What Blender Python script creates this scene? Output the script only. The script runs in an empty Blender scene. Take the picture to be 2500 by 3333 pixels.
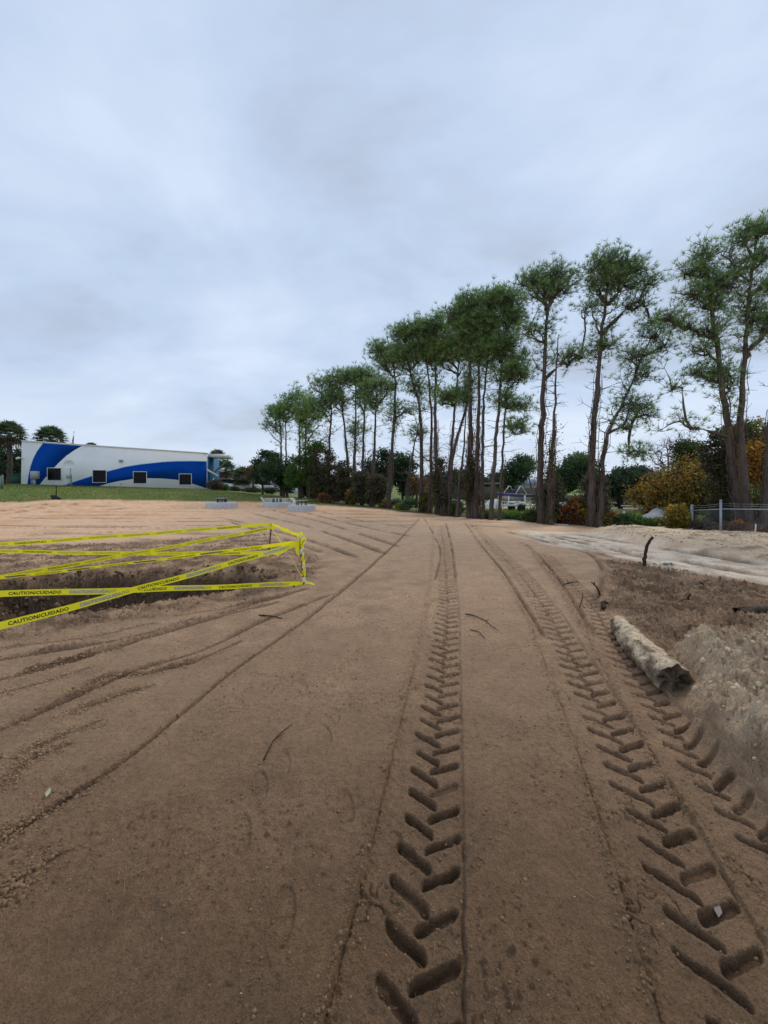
import bpy, math, random
import numpy as np
from mathutils import Vector, Matrix
R = math.radians
sc = bpy.context.scene
COL = sc.collection
rng = np.random.default_rng(7)
random.seed(7)

# ------------------------------------------------------------------ camera
FS, HV, CH = 1350.0, 1575.0, 1.7      # focal length and horizon row (2500x3333 grid), eye height
cd = bpy.data.cameras.new('camera')
cam = bpy.data.objects.new('camera', cd); COL.objects.link(cam)
cam.location = (0, 0, CH); cam.rotation_euler = (R(90), 0, 0)
cd.sensor_fit = 'VERTICAL'; cd.sensor_height = 36.0
cd.lens = 36.0 * FS / 3333.0
cd.shift_y = -(1666.5 - HV) / 3333.0
cd.clip_start = 0.05; cd.clip_end = 3000
sc.camera = cam

# ------------------------------------------------------------------ sky: overcast
SUN_EL, SUN_AZ = 44, 40
w = bpy.data.worlds.new('World'); sc.world = w; w.use_nodes = True
nt = w.node_tree; nt.nodes.clear()
def N(t, **k):
    n = nt.nodes.new(t)
    for a, b in k.items(): setattr(n, a, b)
    return n
out = N('ShaderNodeOutputWorld'); bg = N('ShaderNodeBackground')
sky = N('ShaderNodeTexSky'); sky.sky_type = 'NISHITA'; sky.sun_disc = False
sky.sun_elevation = R(SUN_EL); sky.sun_rotation = R(SUN_AZ)
tc = N('ShaderNodeTexCoord')
sep = N('ShaderNodeSeparateXYZ'); nt.links.new(tc.outputs['Generated'], sep.inputs[0])
zc = N('ShaderNodeMath', operation='MAXIMUM'); zc.inputs[1].default_value = 0.0
nt.links.new(sep.outputs['Z'], zc.inputs[0])
za = N('ShaderNodeMath', operation='ADD'); za.inputs[1].default_value = 0.36
nt.links.new(zc.outputs[0], za.inputs[0])
dv = N('ShaderNodeVectorMath', operation='DIVIDE')
cmb = N('ShaderNodeCombineXYZ')
nt.links.new(za.outputs[0], cmb.inputs[0]); nt.links.new(za.outputs[0], cmb.inputs[1]); cmb.inputs[2].default_value = 1
nt.links.new(tc.outputs['Generated'], dv.inputs[0]); nt.links.new(cmb.outputs[0], dv.inputs[1])
mp = N('ShaderNodeMapping'); mp.inputs['Location'].default_value = (3.1, 1.4, 0)
mp.inputs['Scale'].default_value = (1.1, 1.5, 0.5)
nt.links.new(dv.outputs[0], mp.inputs[0])
n1 = N('ShaderNodeTexNoise'); n1.inputs['Scale'].default_value = 1.3; n1.inputs['Detail'].default_value = 7
n1.inputs['Roughness'].default_value = 0.52; n1.inputs['Distortion'].default_value = 0.25
nt.links.new(mp.outputs[0], n1.inputs['Vector'])
cr = N('ShaderNodeValToRGB')
e = cr.color_ramp.elements
e[0].position = 0.30; e[0].color = (0.42, 0.48, 0.59, 1)
e[1].position = 0.66; e[1].color = (0.68, 0.79, 0.95, 1)
m_ = e.new(0.46); m_.color = (0.53, 0.65, 0.84, 1)
nt.links.new(n1.outputs['Fac'], cr.inputs[0])
# slightly warmer, brighter cloud base low over the horizon
hr = N('ShaderNodeMapRange'); hr.inputs[1].default_value = 0.0; hr.inputs[2].default_value = 0.22
hr.inputs[3].default_value = 0.42; hr.inputs[4].default_value = 0.0
nt.links.new(zc.outputs[0], hr.inputs[0])
mh = N('ShaderNodeMix', data_type='RGBA'); mh.inputs['B'].default_value = (0.80, 0.86, 0.95, 1)
nt.links.new(hr.outputs[0], mh.inputs['Factor']); nt.links.new(cr.outputs[0], mh.inputs['A'])
ms = N('ShaderNodeVectorMath', operation='SCALE'); ms.inputs['Scale'].default_value = 0.005
nt.links.new(sky.outputs[0], ms.inputs[0])
ad = N('ShaderNodeVectorMath', operation='ADD')
nt.links.new(ms.outputs[0], ad.inputs[0]); nt.links.new(mh.outputs['Result'], ad.inputs[1])
nt.links.new(ad.outputs[0], bg.inputs[0]); bg.inputs[1].default_value = 1.0
nt.links.new(bg.outputs[0], out.inputs[0])
sd = bpy.data.lights.new('sun', 'SUN'); sd.energy = 1.5; sd.angle = R(18); sd.color = (1, 0.93, 0.82)
sun = bpy.data.objects.new('sun', sd); COL.objects.link(sun)
_az = R(SUN_AZ)
_d = Vector((math.sin(_az) * math.cos(R(SUN_EL)), math.cos(_az) * math.cos(R(SUN_EL)), math.sin(R(SUN_EL))))
sun.rotation_euler = _d.to_track_quat('Z', 'Y').to_euler()
sc.view_settings.view_transform = 'Standard'; sc.view_settings.look = 'None'
sc.view_settings.exposure = 0.0; sc.view_settings.gamma = 1; sc.view_settings.use_curve_mapping = False

# ------------------------------------------------------------------ helpers
def ss(a, b, x):
    t = np.clip((np.asarray(x, float) - a) / (b - a), 0, 1); return t * t * (3 - 2 * t)
def _hash(ix, iy, seed):
    h = (ix.astype(np.int64) * 374761393 + iy.astype(np.int64) * 668265263 + seed * 974711) & 0xffffffff
    h = ((h ^ (h >> 13)) * 1274126177) & 0xffffffff
    return ((h ^ (h >> 16)) & 0xffff) / 65535.0
def vnoise(x, y, seed=0):
    x = np.asarray(x, float); y = np.asarray(y, float)
    ix = np.floor(x); iy = np.floor(y); fx = x - ix; fy = y - iy
    def g(dx, dy):
        a = _hash(ix + dx, iy + dy, seed) * 6.28318
        return np.cos(a) * (fx - dx) + np.sin(a) * (fy - dy)
    u = fx * fx * fx * (fx * (fx * 6 - 15) + 10); v = fy * fy * fy * (fy * (fy * 6 - 15) + 10)
    return ((g(0, 0) * (1 - u) + g(1, 0) * u) * (1 - v) + (g(0, 1) * (1 - u) + g(1, 1) * u) * v) * 1.5
def fbm(x, y, f, octv=4, seed=0, rough=0.5):
    s = 0; a = 1; t = 0
    for o in range(octv):
        s = s + a * vnoise(x * f + 17.3 * o, y * f - 9.1 * o, seed + o); t += a; a *= rough; f *= 2.03
    return s / t

def tag(o, label=None, cat=None, group=None, kind=None):
    if label: o['label'] = label
    if cat: o['category'] = cat
    if group: o['group'] = group
    if kind: o['kind'] = kind
    return o
def empty(name, loc=(0, 0, 0), label=None, cat=None, group=None, rz=0):
    o = bpy.data.objects.new(name, None); COL.objects.link(o)
    o.empty_display_size = 0.2
    o.location = loc; o.rotation_euler = (0, 0, rz)
    return tag(o, label, cat, group)

class MB:
    """collects vertices, faces and vertex colours; positions are world ones"""
    def __init__(s): s.v = []; s.f = []; s.c = []; s.n = 0
    def add(s, verts, faces, col=None):
        verts = np.asarray(verts, float).reshape(-1, 3); k = len(verts)
        faces = np.asarray(faces, int)
        s.v.append(verts); s.f.append(faces + s.n)
        if col is None: col = (1, 1, 1)
        col = np.asarray(col, float)
        if col.ndim == 1: col = np.tile(col, (k, 1))
        s.c.append(col); s.n += k
    def addf(s, verts, faces, col=None):     # mixed polygons
        verts = np.asarray(verts, float).reshape(-1, 3)
        by = {}
        for f in faces: by.setdefault(len(f), []).append(f)
        base = s.n
        s.v.append(verts); s.n += len(verts)
        c = np.asarray(col if col is not None else (1, 1, 1), float)
        s.c.append(np.tile(c, (len(verts), 1)) if c.ndim == 1 else c)
        for k, fs in by.items(): s.f.append(np.asarray(fs, int) + base)
    def box(s, c, size, M=None, col=None, taper=None):
        x, y, z = [q / 2 for q in size]
        p = np.array([[-x, -y, -z], [x, -y, -z], [x, y, -z], [-x, y, -z], [-x, -y, z], [x, -y, z], [x, y, z], [-x, y, z]])
        if taper: p[4:, :2] *= taper
        if M is not None: p = p @ np.array(M.to_3x3()).T
        p = p + np.asarray(c, float)
        s.add(p, [[3, 2, 1, 0], [4, 5, 6, 7], [0, 1, 5, 4], [1, 2, 6, 5], [2, 3, 7, 6], [3, 0, 4, 7]], col)
    def tube(s, pts, rad, sides=6, col=None, cap=True, jitter=0):
        pts = np.asarray(pts, float); n = len(pts)
        rad = np.broadcast_to(np.asarray(rad, float), (n,))
        d = np.gradient(pts, axis=0); d /= (np.linalg.norm(d, axis=1, keepdims=True) + 1e-9)
        up = np.array([0, 0, 1.0]) if abs(d[:, 2]).mean() < 0.8 else np.array([1.0, 0, 0])
        a = np.cross(d, up); a /= (np.linalg.norm(a, axis=1, keepdims=True) + 1e-9)
        b = np.cross(d, a)
        t = np.arange(sides) * 2 * np.pi / sides
        rr = rad[:, None] * (1 + (rng.normal(0, jitter, (n, sides)) if jitter else 0))
        P = pts[:, None, :] + rr[:, :, None] * (np.cos(t)[None, :, None] * a[:, None, :] + np.sin(t)[None, :, None] * b[:, None, :])
        i = np.arange(n - 1)[:, None] * sides; j = np.arange(sides)[None, :]; j2 = (j + 1) % sides
        F = np.stack([i + j, i + j2, i + sides + j2, i + sides + j], -1).reshape(-1, 4)
        base = s.n
        s.add(P.reshape(-1, 3), F, col)
        if cap and sides > 2:
            s.f.append(np.array([[base + k for k in range(sides)][::-1]])); s.f.append(np.array([[base + (n - 1) * sides + k for k in range(sides)]]))
    def sticks(s, A, B, ra, rb, col=None):
        A = np.asarray(A, float); B = np.asarray(B, float); n = len(A)
        if n == 0: return
        d = B - A; d /= (np.linalg.norm(d, axis=1, keepdims=True) + 1e-9)
        r = rng.normal(size=(n, 3)); a = np.cross(d, r); a /= (np.linalg.norm(a, axis=1, keepdims=True) + 1e-9); b = np.cross(d, a)
        ra = np.broadcast_to(ra, (n,))[:, None]; rb = np.broadcast_to(rb, (n,))[:, None]
        V = []
        for k in range(3):
            o = math.cos(k * 2.094) * a + math.sin(k * 2.094) * b
            V += [A + o * ra, B + o * rb]
        V = np.stack(V, 1)
        i = np.arange(n)[:, None, None] * 6
        F = i + np.array([[0, 2, 3, 1], [2, 4, 5, 3], [4, 0, 1, 5]])[None]
        c = None
        if col is not None:
            c = np.asarray(col, float); c = np.repeat(c, 6, 0) if c.ndim == 2 else c
        s.add(V.reshape(-1, 3), F.reshape(-1, 4), c)
    def build(s, name, mat, parent=None, smooth=False, origin=None):
        v = np.concatenate(s.v); c = np.concatenate(s.c)
        if origin is None: origin = np.array(parent.location) if parent is not None else np.array([v[:, 0].mean(), v[:, 1].mean(), v[:, 2].min()])
        origin = np.asarray(origin, float)
        v = v - origin
        me = bpy.data.meshes.new(name)
        loops = np.concatenate([f.reshape(-1) for f in s.f]); sizes = np.concatenate([np.full(len(f), f.shape[1]) for f in s.f])
        starts = np.concatenate([[0], np.cumsum(sizes)[:-1]])
        me.vertices.add(len(v)); me.vertices.foreach_set('co', v.astype(np.float32).ravel())
        me.loops.add(len(loops)); me.loops.foreach_set('vertex_index', loops.astype(np.int32))
        me.polygons.add(len(sizes)); me.polygons.foreach_set('loop_start', starts.astype(np.int32))
        me.update(calc_edges=True)
        at = me.color_attributes.new('Col', 'FLOAT_COLOR', 'POINT')
        at.data.foreach_set('color', np.concatenate([c, np.ones((len(c), 1))], 1).astype(np.float32).ravel())
        if smooth: me.polygons.foreach_set('use_smooth', np.ones(len(sizes), bool))
        me.materials.append(mat)
        o = bpy.data.objects.new(name, me); COL.objects.link(o)
        if parent is not None:
            o.parent = parent
            # parts are modelled in world axes; their things are never rotated
        else: o.location = origin
        return o

# ---------------- materials
MATS = {}
def mat(name, col=(0.5, 0.5, 0.5), rough=0.8, spec=0.3, metal=0, nscale=6, namt=0.25, bump=0.0, bscale=40, vcol=False, trans=0.0, alpha=None, coat=0, stretch=None, detail=5):
    if name in MATS: return MATS[name]
    m = bpy.data.materials.new(name); m.use_nodes = True; t = m.node_tree; t.nodes.clear()
    o = t.nodes.new('ShaderNodeOutputMaterial'); p = t.nodes.new('ShaderNodeBsdfPrincipled')
    L = t.links.new
    p.inputs['Roughness'].default_value = rough; p.inputs['Specular IOR Level'].default_value = spec; p.inputs['Metallic'].default_value = metal
    p.inputs['Coat Weight'].default_value = coat
    c = t.nodes.new('ShaderNodeTexCoord')
    mpn = t.nodes.new('ShaderNodeMapping'); mpn.inputs['Scale'].default_value = stretch or (1, 1, 1); L(c.outputs['Object'], mpn.inputs[0])
    nz = t.nodes.new('ShaderNodeTexNoise'); nz.inputs['Scale'].default_value = nscale; nz.inputs['Detail'].default_value = detail; nz.inputs['Roughness'].default_value = 0.65
    L(mpn.outputs[0], nz.inputs['Vector'])
    mr = t.nodes.new('ShaderNodeMapRange'); mr.inputs[1].default_value = 0.25; mr.inputs[2].default_value = 0.75
    mr.inputs[3].default_value = 1 - namt; mr.inputs[4].default_value = 1 + namt
    L(nz.outputs['Fac'], mr.inputs[0])
    sc_ = t.nodes.new('ShaderNodeVectorMath'); sc_.operation = 'SCALE'; L(mr.outputs[0], sc_.inputs['Scale'])
    if vcol:
        a = t.nodes.new('ShaderNodeAttribute'); a.attribute_name = 'Col'
        mu = t.nodes.new('ShaderNodeVectorMath'); mu.operation = 'MULTIPLY'; mu.inputs[1].default_value = col
        L(a.outputs['Color'], mu.inputs[0]); L(mu.outputs[0], sc_.inputs[0])
    else: sc_.inputs[0].default_value = col
    L(sc_.outputs[0], p.inputs['Base Color'])
    if bump:
        bn = t.nodes.new('ShaderNodeTexNoise'); bn.inputs['Scale'].default_value = bscale; bn.inputs['Detail'].default_value = 6; bn.inputs['Roughness'].default_value = 0.6
        L(mpn.outputs[0], bn.inputs['Vector'])
        b = t.nodes.new('ShaderNodeBump'); b.inputs['Distance'].default_value = bump; b.inputs['Strength'].default_value = 1.0
        L(bn.outputs['Fac'], b.inputs['Height']); L(b.outputs[0], p.inputs['Normal'])
    sh = p.outputs[0]
    if trans:
        tr = t.nodes.new('ShaderNodeBsdfTranslucent'); L(sc_.outputs[0], tr.inputs[0])
        mx = t.nodes.new('ShaderNodeMixShader'); mx.inputs[0].default_value = trans
        L(sh, mx.inputs[1]); L(tr.outputs[0], mx.inputs[2]); sh = mx.outputs[0]
    L(sh, o.inputs[0]); MATS[name] = m; return m

M_bark = mat('pine_bark', (1, 1, 1), 0.95, 0.1, nscale=5, namt=0.45, bump=0.03, bscale=14, vcol=True, stretch=(1, 1, 0.22))
M_twig = mat('twig_wood', (1, 1, 1), 0.95, 0.1, nscale=8, namt=0.3, vcol=True)
M_leaf = mat('foliage', (1, 1, 1), 0.6, 0.25, nscale=1.2, namt=0.18, vcol=True, trans=0.38)
M_white_wall = mat('white_painted_wall', (0.80, 0.82, 0.81), 0.85, 0.2, nscale=1.2, namt=0.05, bump=0.003, bscale=30)
M_blue = mat('blue_mural_paint', (0.003, 0.062, 0.34), 0.9, 0.08, nscale=1.5, namt=0.06, bump=0.003, bscale=30)
M_lightblue = mat('light_blue_edge_paint', (0.30, 0.55, 0.80), 0.6, 0.3, nscale=2, namt=0.05)
M_teal = mat('teal_wall_paint', (0.012, 0.10, 0.22), 0.6, 0.3, nscale=2, namt=0.1)
M_trim = mat('white_trim', (0.74, 0.75, 0.76), 0.5, 0.4, nscale=4, namt=0.06)
M_glass = mat('dark_window_glass', (0.010, 0.010, 0.012), 0.15, 0.12, nscale=1.5, namt=0.4)
M_galv = mat('galvanised_steel', (0.27, 0.31, 0.34), 0.5, 0.5, metal=0.35, nscale=12, namt=0.15)
M_grey = mat('grey_metal', (0.36, 0.38, 0.38), 0.55, 0.4, nscale=8, namt=0.1)
M_dark = mat('dark_metal', (0.035, 0.035, 0.037), 0.6, 0.4, nscale=8, namt=0.2)
M_conc = mat('concrete', (0.50, 0.51, 0.51), 0.9, 0.2, nscale=5, namt=0.18, bump=0.004, bscale=30)
M_conc2 = mat('cream_concrete', (0.55, 0.52, 0.43), 0.9, 0.2, nscale=4, namt=0.15, bump=0.004, bscale=30)
M_cloth = mat('black_silt_cloth', (0.012, 0.012, 0.013), 0.75, 0.3, nscale=9, namt=0.3, bump=0.006, bscale=18)
M_wood = mat('wooden_stake', (0.20, 0.115, 0.07), 0.85, 0.2, nscale=20, namt=0.3, stretch=(1, 1, 0.15), bump=0.002)
M_tape = mat('yellow_tape_film', (1.0, 0.93, 0.03), 0.35, 0.4, nscale=5, namt=0.04, trans=0.4, vcol=True)
M_ink = mat('black_tape_print', (0.02, 0.02, 0.012), 0.5, 0.3, nscale=60, namt=0.2)
M_inkfade = mat('worn_tape_print', (0.42, 0.38, 0.10), 0.5, 0.3, nscale=40, namt=0.3)
M_inkwhite = mat('scuffed_tape_patch', (0.66, 0.65, 0.42), 0.5, 0.3, nscale=40, namt=0.2)
M_log = mat('log_wood', (1, 1, 1), 0.95, 0.15, nscale=14, namt=0.6, bump=0.03, bscale=26, vcol=True)
M_stick = mat('dark_stick_wood', (0.05, 0.033, 0.023), 0.9, 0.2, nscale=25, namt=0.35, bump=0.004, bscale=40)
M_roofm = mat('metal_roof', (0.42, 0.50, 0.58), 0.5, 0.4, nscale=2, namt=0.12)
M_paint = mat('gloss_paint', (1, 1, 1), 0.3, 0.5, nscale=2, namt=0.05, vcol=True, coat=0.4)
M_plain = mat('painted_surface', (1, 1, 1), 0.75, 0.3, nscale=5, namt=0.14, vcol=True)
M_rubber = mat('rubber', (0.02, 0.02, 0.02), 0.8, 0.3, nscale=10, namt=0.2)
M_sandp = mat('white_sand', (0.60, 0.59, 0.56), 0.95, 0.1, nscale=8, namt=0.2, bump=0.03, bscale=10)
M_clod = mat('soil_clods', (1, 1, 1), 0.95, 0.1, nscale=40, namt=0.3, vcol=True, bump=0.004, bscale=80)

# ------------------------------------------------------------------ terrain
def lp(x, y):
    x = np.asarray(x, float); y = np.asarray(y, float)
    return np.clip(np.arctan2(x, y), -1.25, 1.25), np.log(np.hypot(x, y) + 0.3)
CTRL = []
def cz(x, y, z): CTRL.append((x, y, z))
for r_ in (0.5, 2, 4.5, 8, 11):
    for a_ in (-1.25, -0.7, -0.25, 0.2, 0.6, 1.25): cz(r_ * math.sin(a_), r_ * math.cos(a_), 0)
def cuv(u, v, Y): cz((u - 1250) / FS * Y, Y, CH - (v - HV) / FS * Y)
for q in [(0, 1637, 29), (170, 1628, 30), (420, 1630, 31), (675, 1634, 32), (860, 1637, 33), (1000, 1638, 34), (1200, 1655, 29), (1350, 1672, 26), (1500, 1688, 23.5), (1650, 1693, 22), (1800, 1706, 20.5),
          (2000, 1722, 18.5), (2200, 1736, 17), (2400, 1748, 16), (2560, 1756, 15.5),
          (0, 1720, 15.5), (500, 1720, 15.6), (900, 1710, 17), (1250, 1712, 17), (1500, 1725, 15.6), (1900, 1760, 13),
          (-400, 1579, 40), (0, 1578, 40), (68, 1578, 40.6), (370, 1586, 42), (672, 1593, 44), (672, 1594, 50), (68, 1578, 50), (0, 1610, 33), (672, 1615, 37),
          (760, 1600, 46), (858, 1616, 40), (1012, 1626, 40), (800, 1598, 60), (830, 1594, 80), (1050, 1632, 46),
          (1650, 1658, 37), (1650, 1644, 45), (1650, 1620, 70), (1900, 1675, 30), (1900, 1655, 40), (1900, 1645, 50), (2200, 1695, 27), (2200, 1662, 38), (2200, 1622, 70), (2500, 1700, 26), (2500, 1650, 42), (1300, 1645, 45)]: cuv(*q)
for a_ in (-1.25, -0.7, -0.2, 0.2, 0.7, 1.25):
    cz(200 * math.sin(a_), 200 * math.cos(a_), 0.3 - 0.6 * a_ if a_ < 0 else -0.5)
    cz(1500 * math.sin(a_), 1500 * math.cos(a_), 0.0)
CTRL = np.array(CTRL)
_ca, _cl = lp(CTRL[:, 0], CTRL[:, 1])
def _phi(a, l, a2, l2): return np.sqrt(((a - a2) * 1.6) ** 2 + (l - l2) ** 2 + 0.004)
_A = _phi(_ca[:, None], _cl[:, None], _ca[None], _cl[None]); _n = len(CTRL)
_A2 = np.zeros((_n + 1, _n + 1)); _A2[:_n, :_n] = _A; _A2[_n, :_n] = 1; _A2[:_n, _n] = 1
_W = np.linalg.solve(_A2, np.concatenate([CTRL[:, 2], [0]]))
def Hbase(x, y):
    a, l = lp(x, y); s = np.zeros(np.shape(a)) + _W[_n]
    for i in range(_n): s = s + _W[i] * _phi(a, l, _ca[i], _cl[i])
    th = np.abs(np.arctan2(x, y))
    return s * (1 - ss(1.35, 2.2, th))
def ground_hit(u, v, f=Hbase):
    Y = np.concatenate([np.linspace(1, 12, 1200), np.linspace(12, 90, 1500)])
    X = (u - 1250) / FS * Y; Z = CH - (v - HV) / FS * Y
    h = f(X, Y); k = np.argmax(Z < h)
    if k == 0: k = len(Y) - 1
    return X[k], Y[k]
def Wd(x, y): return ground_hit(x * 1.507, y * 1.507)        # display grid (1659x2212) to plan
def pl(pts): return np.array([Wd(*p) for p in pts])
def dist_poly(x, y, P, signed=False):
    """distance to polyline, arc length at the foot, lateral side (positive right)"""
    best = np.full(x.shape, 1e9); S = np.zeros(x.shape); T = np.zeros(x.shape); acc = 0
    for i in range(len(P) - 1):
        a, b = P[i], P[i + 1]; d = b - a; L = np.hypot(*d) + 1e-9; d = d / L
        px = x - a[0]; py = y - a[1]
        s = px * d[0] + py * d[1]; sc2 = np.clip(s, 0, L)
        dd = np.hypot(px - sc2 * d[0], py - sc2 * d[1])
        lat = px * d[1] - py * d[0]
        m = dd < best
        best = np.where(m, dd, best); S = np.where(m, acc + sc2, S); T = np.where(m, np.sign(lat) * dd, T); acc += L
    return best, S, T, acc
def sd_area(x, y, P):
    """signed distance to polygon, negative inside"""
    Q = np.vstack([P, P[:1]]); d, _, _, _ = dist_poly(x, y, Q)
    ins = np.zeros(x.shape, bool)
    for i in range(len(P)):
        a, b = Q[i], Q[i + 1]
        c = (a[1] > y) != (b[1] > y)
        xi = (b[0] - a[0]) * (y - a[1]) / (b[1] - a[1] + 1e-12) + a[0]
        ins ^= c & (x < xi)
    return np.where(ins, -d, d)
def smooth_line(P, n=40):
    P = np.asarray(P, float); t = np.concatenate([[0], np.cumsum(np.hypot(*np.diff(P, axis=0).T))])
    q = np.linspace(0, t[-1], n); A = np.stack([np.interp(q, t, P[:, k]) for k in (0, 1)], 1)
    for _ in range(3): A[1:-1] = 0.25 * A[:-2] + 0.5 * A[1:-1] + 0.25 * A[2:]
    return A

# tyre tracks (plan, metres)
def mid(l, r): return (np.array(l) + np.array(r)) / 2
TA = smooth_line([(-0.12, 0.55), (0.04, 1.3), (0.22, 2.33), (0.755, 5.35), (0.86, 5.97), (1.58, 11.3), (2.36, 17.9)])
tb = [(1440, 2212), (1330, 1850), (1255, 1620), (1180, 1430), (1130, 1300), (1085, 1230), (1040, 1180), (1005, 1130)]
TB = pl(tb)
def offs(P, d):
    t = np.gradient(P, axis=0); t /= np.linalg.norm(t, axis=1, keepdims=True); return P + d * np.stack([t[:, 1], -t[:, 0]], 1)
_t = TB[0] - TB[1]; TB = np.vstack([TB[0] + _t * 0.8, TB]); TB = smooth_line(TB); TB = offs(TB, 0.21)
tcl = [(2351, 2758), (2230, 2628), (2172, 2512), (2057, 2319), (2002, 2232), (1939, 2114), (1905, 2030), (1870, 1960), (1800, 1880), (1735, 1800)]
TC = np.array([ground_hit(*p) for p in tcl]); _t = TC[0] - TC[1]; TC = np.vstack([TC[0] + _t * 3.5, TC]); TC = smooth_line(TC); TC = offs(TC, 0.17)

GRO = []    # ruts: (polyline, half width, depth, ridge, seed, break-up)
def gro(pts, w=0.03, d=0.02, ridge=0.5, brk=0.0): GRO.append((smooth_line(pl(pts), 24), w, d, ridge, len(GRO) * 7, brk))
gro([(0, 1820), (110, 1750), (210, 1692), (330, 1600), (500, 1450), (655, 1345)], 0.011, 0.04, 0.25)
gro([(655, 1345), (770, 1250), (860, 1170), (905, 1122)], 0.018, 0.05, 0.4)
gro([(0, 1580), (200, 1490), (310, 1440), (430, 1410), (560, 1345), (650, 1310), (715, 1285)], 0.017, 0.05, 0.6, 0.15)
gro([(0, 1812), (60, 1775), (130, 1735), (210, 1690)], 0.025, 0.045, 0.7, 0.3)
gro([(0, 1470), (150, 1430), (330, 1372), (480, 1330), (600, 1300)], 0.03, 0.05, 1, 0.4)
gro([(0, 1425), (130, 1402), (300, 1375), (420, 1335)], 0.04, 0.06, 1, 0.4)
gro([(160, 1500), (230, 1462), (330, 1455)], 0.03, 0.03, 1, 0.2)
gro([(0, 1700), (70, 1640), (150, 1610)], 0.02, 0.02, 0.6, 0.3)
gro([(480, 1325), (560, 1300), (660, 1272)], 0.05, 0.03, 1, 0.3)
for p in ([(0, 1400), (200, 1375), (330, 1345)], [(60, 1450), (180, 1418), (260, 1400)], [(0, 1500), (90, 1478), (200, 1440)], [(300, 1462), (420, 1430), (520, 1385)], [(150, 1545), (260, 1500), (330, 1480)], [(380, 1330), (500, 1312), (620, 1282)], [(40, 1640), (150, 1585), (220, 1560)], [(0, 1950), (60, 1890), (130, 1850)]): gro(p, 0.018, 0.04, 1.1, 0.55)
NNEAR = len(GRO)
for p in ([(470, 1117), (560, 1137), (680, 1170), (770, 1203)], [(540, 1108), (660, 1135), (770, 1172), (830, 1195)], [(590, 1102), (700, 1128), (800, 1160), (860, 1180)],
          [(640, 1102), (760, 1132), (880, 1158)], [(500, 1128), (600, 1158), (700, 1195)], [(690, 1105), (780, 1125), (890, 1140)]): gro(p, 0.06, 0.10, 0.35, 0.1)
for p in ([(680, 1104), (905, 1108)], [(700, 1110), (905, 1114)], [(690, 1118), (900, 1119)], [(750, 1126), (898, 1126)], [(800, 1135), (890, 1134)],
          [(985, 1113), (1060, 1116)], [(1000, 1120), (1120, 1124)], [(1010, 1127), (1140, 1132)], [(1020, 1135), (1120, 1141)],
          [(110, 1094), (330, 1092)], [(130, 1100), (420, 1098)], [(60, 1106), (450, 1105)], [(140, 1112), (480, 1112)], [(30, 1119), (430, 1120)], [(200, 1127), (520, 1126)],
          [(0, 1104), (60, 1093), (130, 1085)], [(0, 1112), (90, 1097), (170, 1088)], [(0, 1135), (250, 1137), (480, 1135)]): gro(p, 0.12, 0.11, 0.3, 0.25)
gro([(1130, 1157), (1200, 1175), (1275, 1195), (1300, 1222), (1303, 1250), (1285, 1300)], 0.04, 0.04, 1.0, 0.1)
gro([(915, 1118), (955, 1190), (940, 1250)], 0.02, 0.02, 0.6)
gro([(1180, 1380), (1130, 1300), (1085, 1230), (1040, 1180), (1005, 1130)], 0.03, 0.06, 0.6)
gro([(1290, 1380), (1231, 1285), (1196, 1237), (1167, 1203), (1127, 1170)], 0.04, 0.07, 1.0)
gro([(962, 1128), (976, 1180), (984, 1250)], 0.02, 0.05, 0.5)
for p in ([(1130, 1150), (1250, 1178), (1400, 1218), (1659, 1268)], [(1180, 1152), (1330, 1178), (1500, 1217), (1659, 1243)], [(1230, 1150), (1420, 1182), (1659, 1222)], [(1100, 1150), (1200, 1172), (1330, 1205)],
          [(1150, 1150), (1290, 1178), (1450, 1216)]): gro(p, 0.09, 0.07, 0.8, 0.2)
gro([(1330, 1240), (1450, 1262), (1659, 1300)], 0.1, 0.06, 1, 0.4)
gro([(1340, 1262), (1450, 1290), (1659, 1330)], 0.1, 0.06, 1, 0.4)

ZR = pl([(1308, 1210), (1400, 1212), (1520, 1240), (1700, 1275), (1700, 1395), (1520, 1400), (1440, 1400), (1340, 1325), (1296, 1300), (1312, 1250)])     # dark churned soil
ZW = pl([(1120, 1146), (1300, 1150), (1450, 1182), (1700, 1225), (1700, 1270), (1500, 1238), (1380, 1212), (1270, 1192), (1130, 1162)])                 # pale sand road
ZBERM = pl([(1300, 1146), (1420, 1140), (1700, 1155), (1700, 1225), (1500, 1190), (1350, 1165)])
_m = pl([(1490, 1500), (1440, 1430), (1500, 1408), (1560, 1400), (1640, 1370), (1720, 1350), (1900, 1500), (2100, 1800), (1720, 1830), (1620, 1720), (1540, 1600)])
ZM = _m
ZP = pl([(-60, 1350), (0, 1340), (180, 1318), (360, 1292), (480, 1275), (560, 1258), (600, 1240), (545, 1222), (440, 1225), (300, 1228), (150, 1235), (-60, 1250)])   # trench
ZPR = pl([(560, 1150), (640, 1180), (690, 1205), (695, 1235), (660, 1262), (560, 1290), (350, 1330), (-100, 1400), (-100, 1180), (300, 1170)])                 # churned ground around it
ZT1 = pl([(0, 1122), (300, 1128), (300, 1152), (0, 1152)])
DIRT = pl([(-60, 1092), (0, 1086), (60, 1084), (113, 1081), (280, 1081), (450, 1084), (570, 1085), (640, 1086), (700, 1092), (800, 1099), (900, 1109), (1000, 1118), (1100, 1123), (1200, 1132), (1330, 1142), (1450, 1150), (1560, 1156), (1700, 1163)])
DIRT = np.vstack([DIRT, [(40, 8), (40, -40), (-60, -40), (-60, 20)]])

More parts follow.
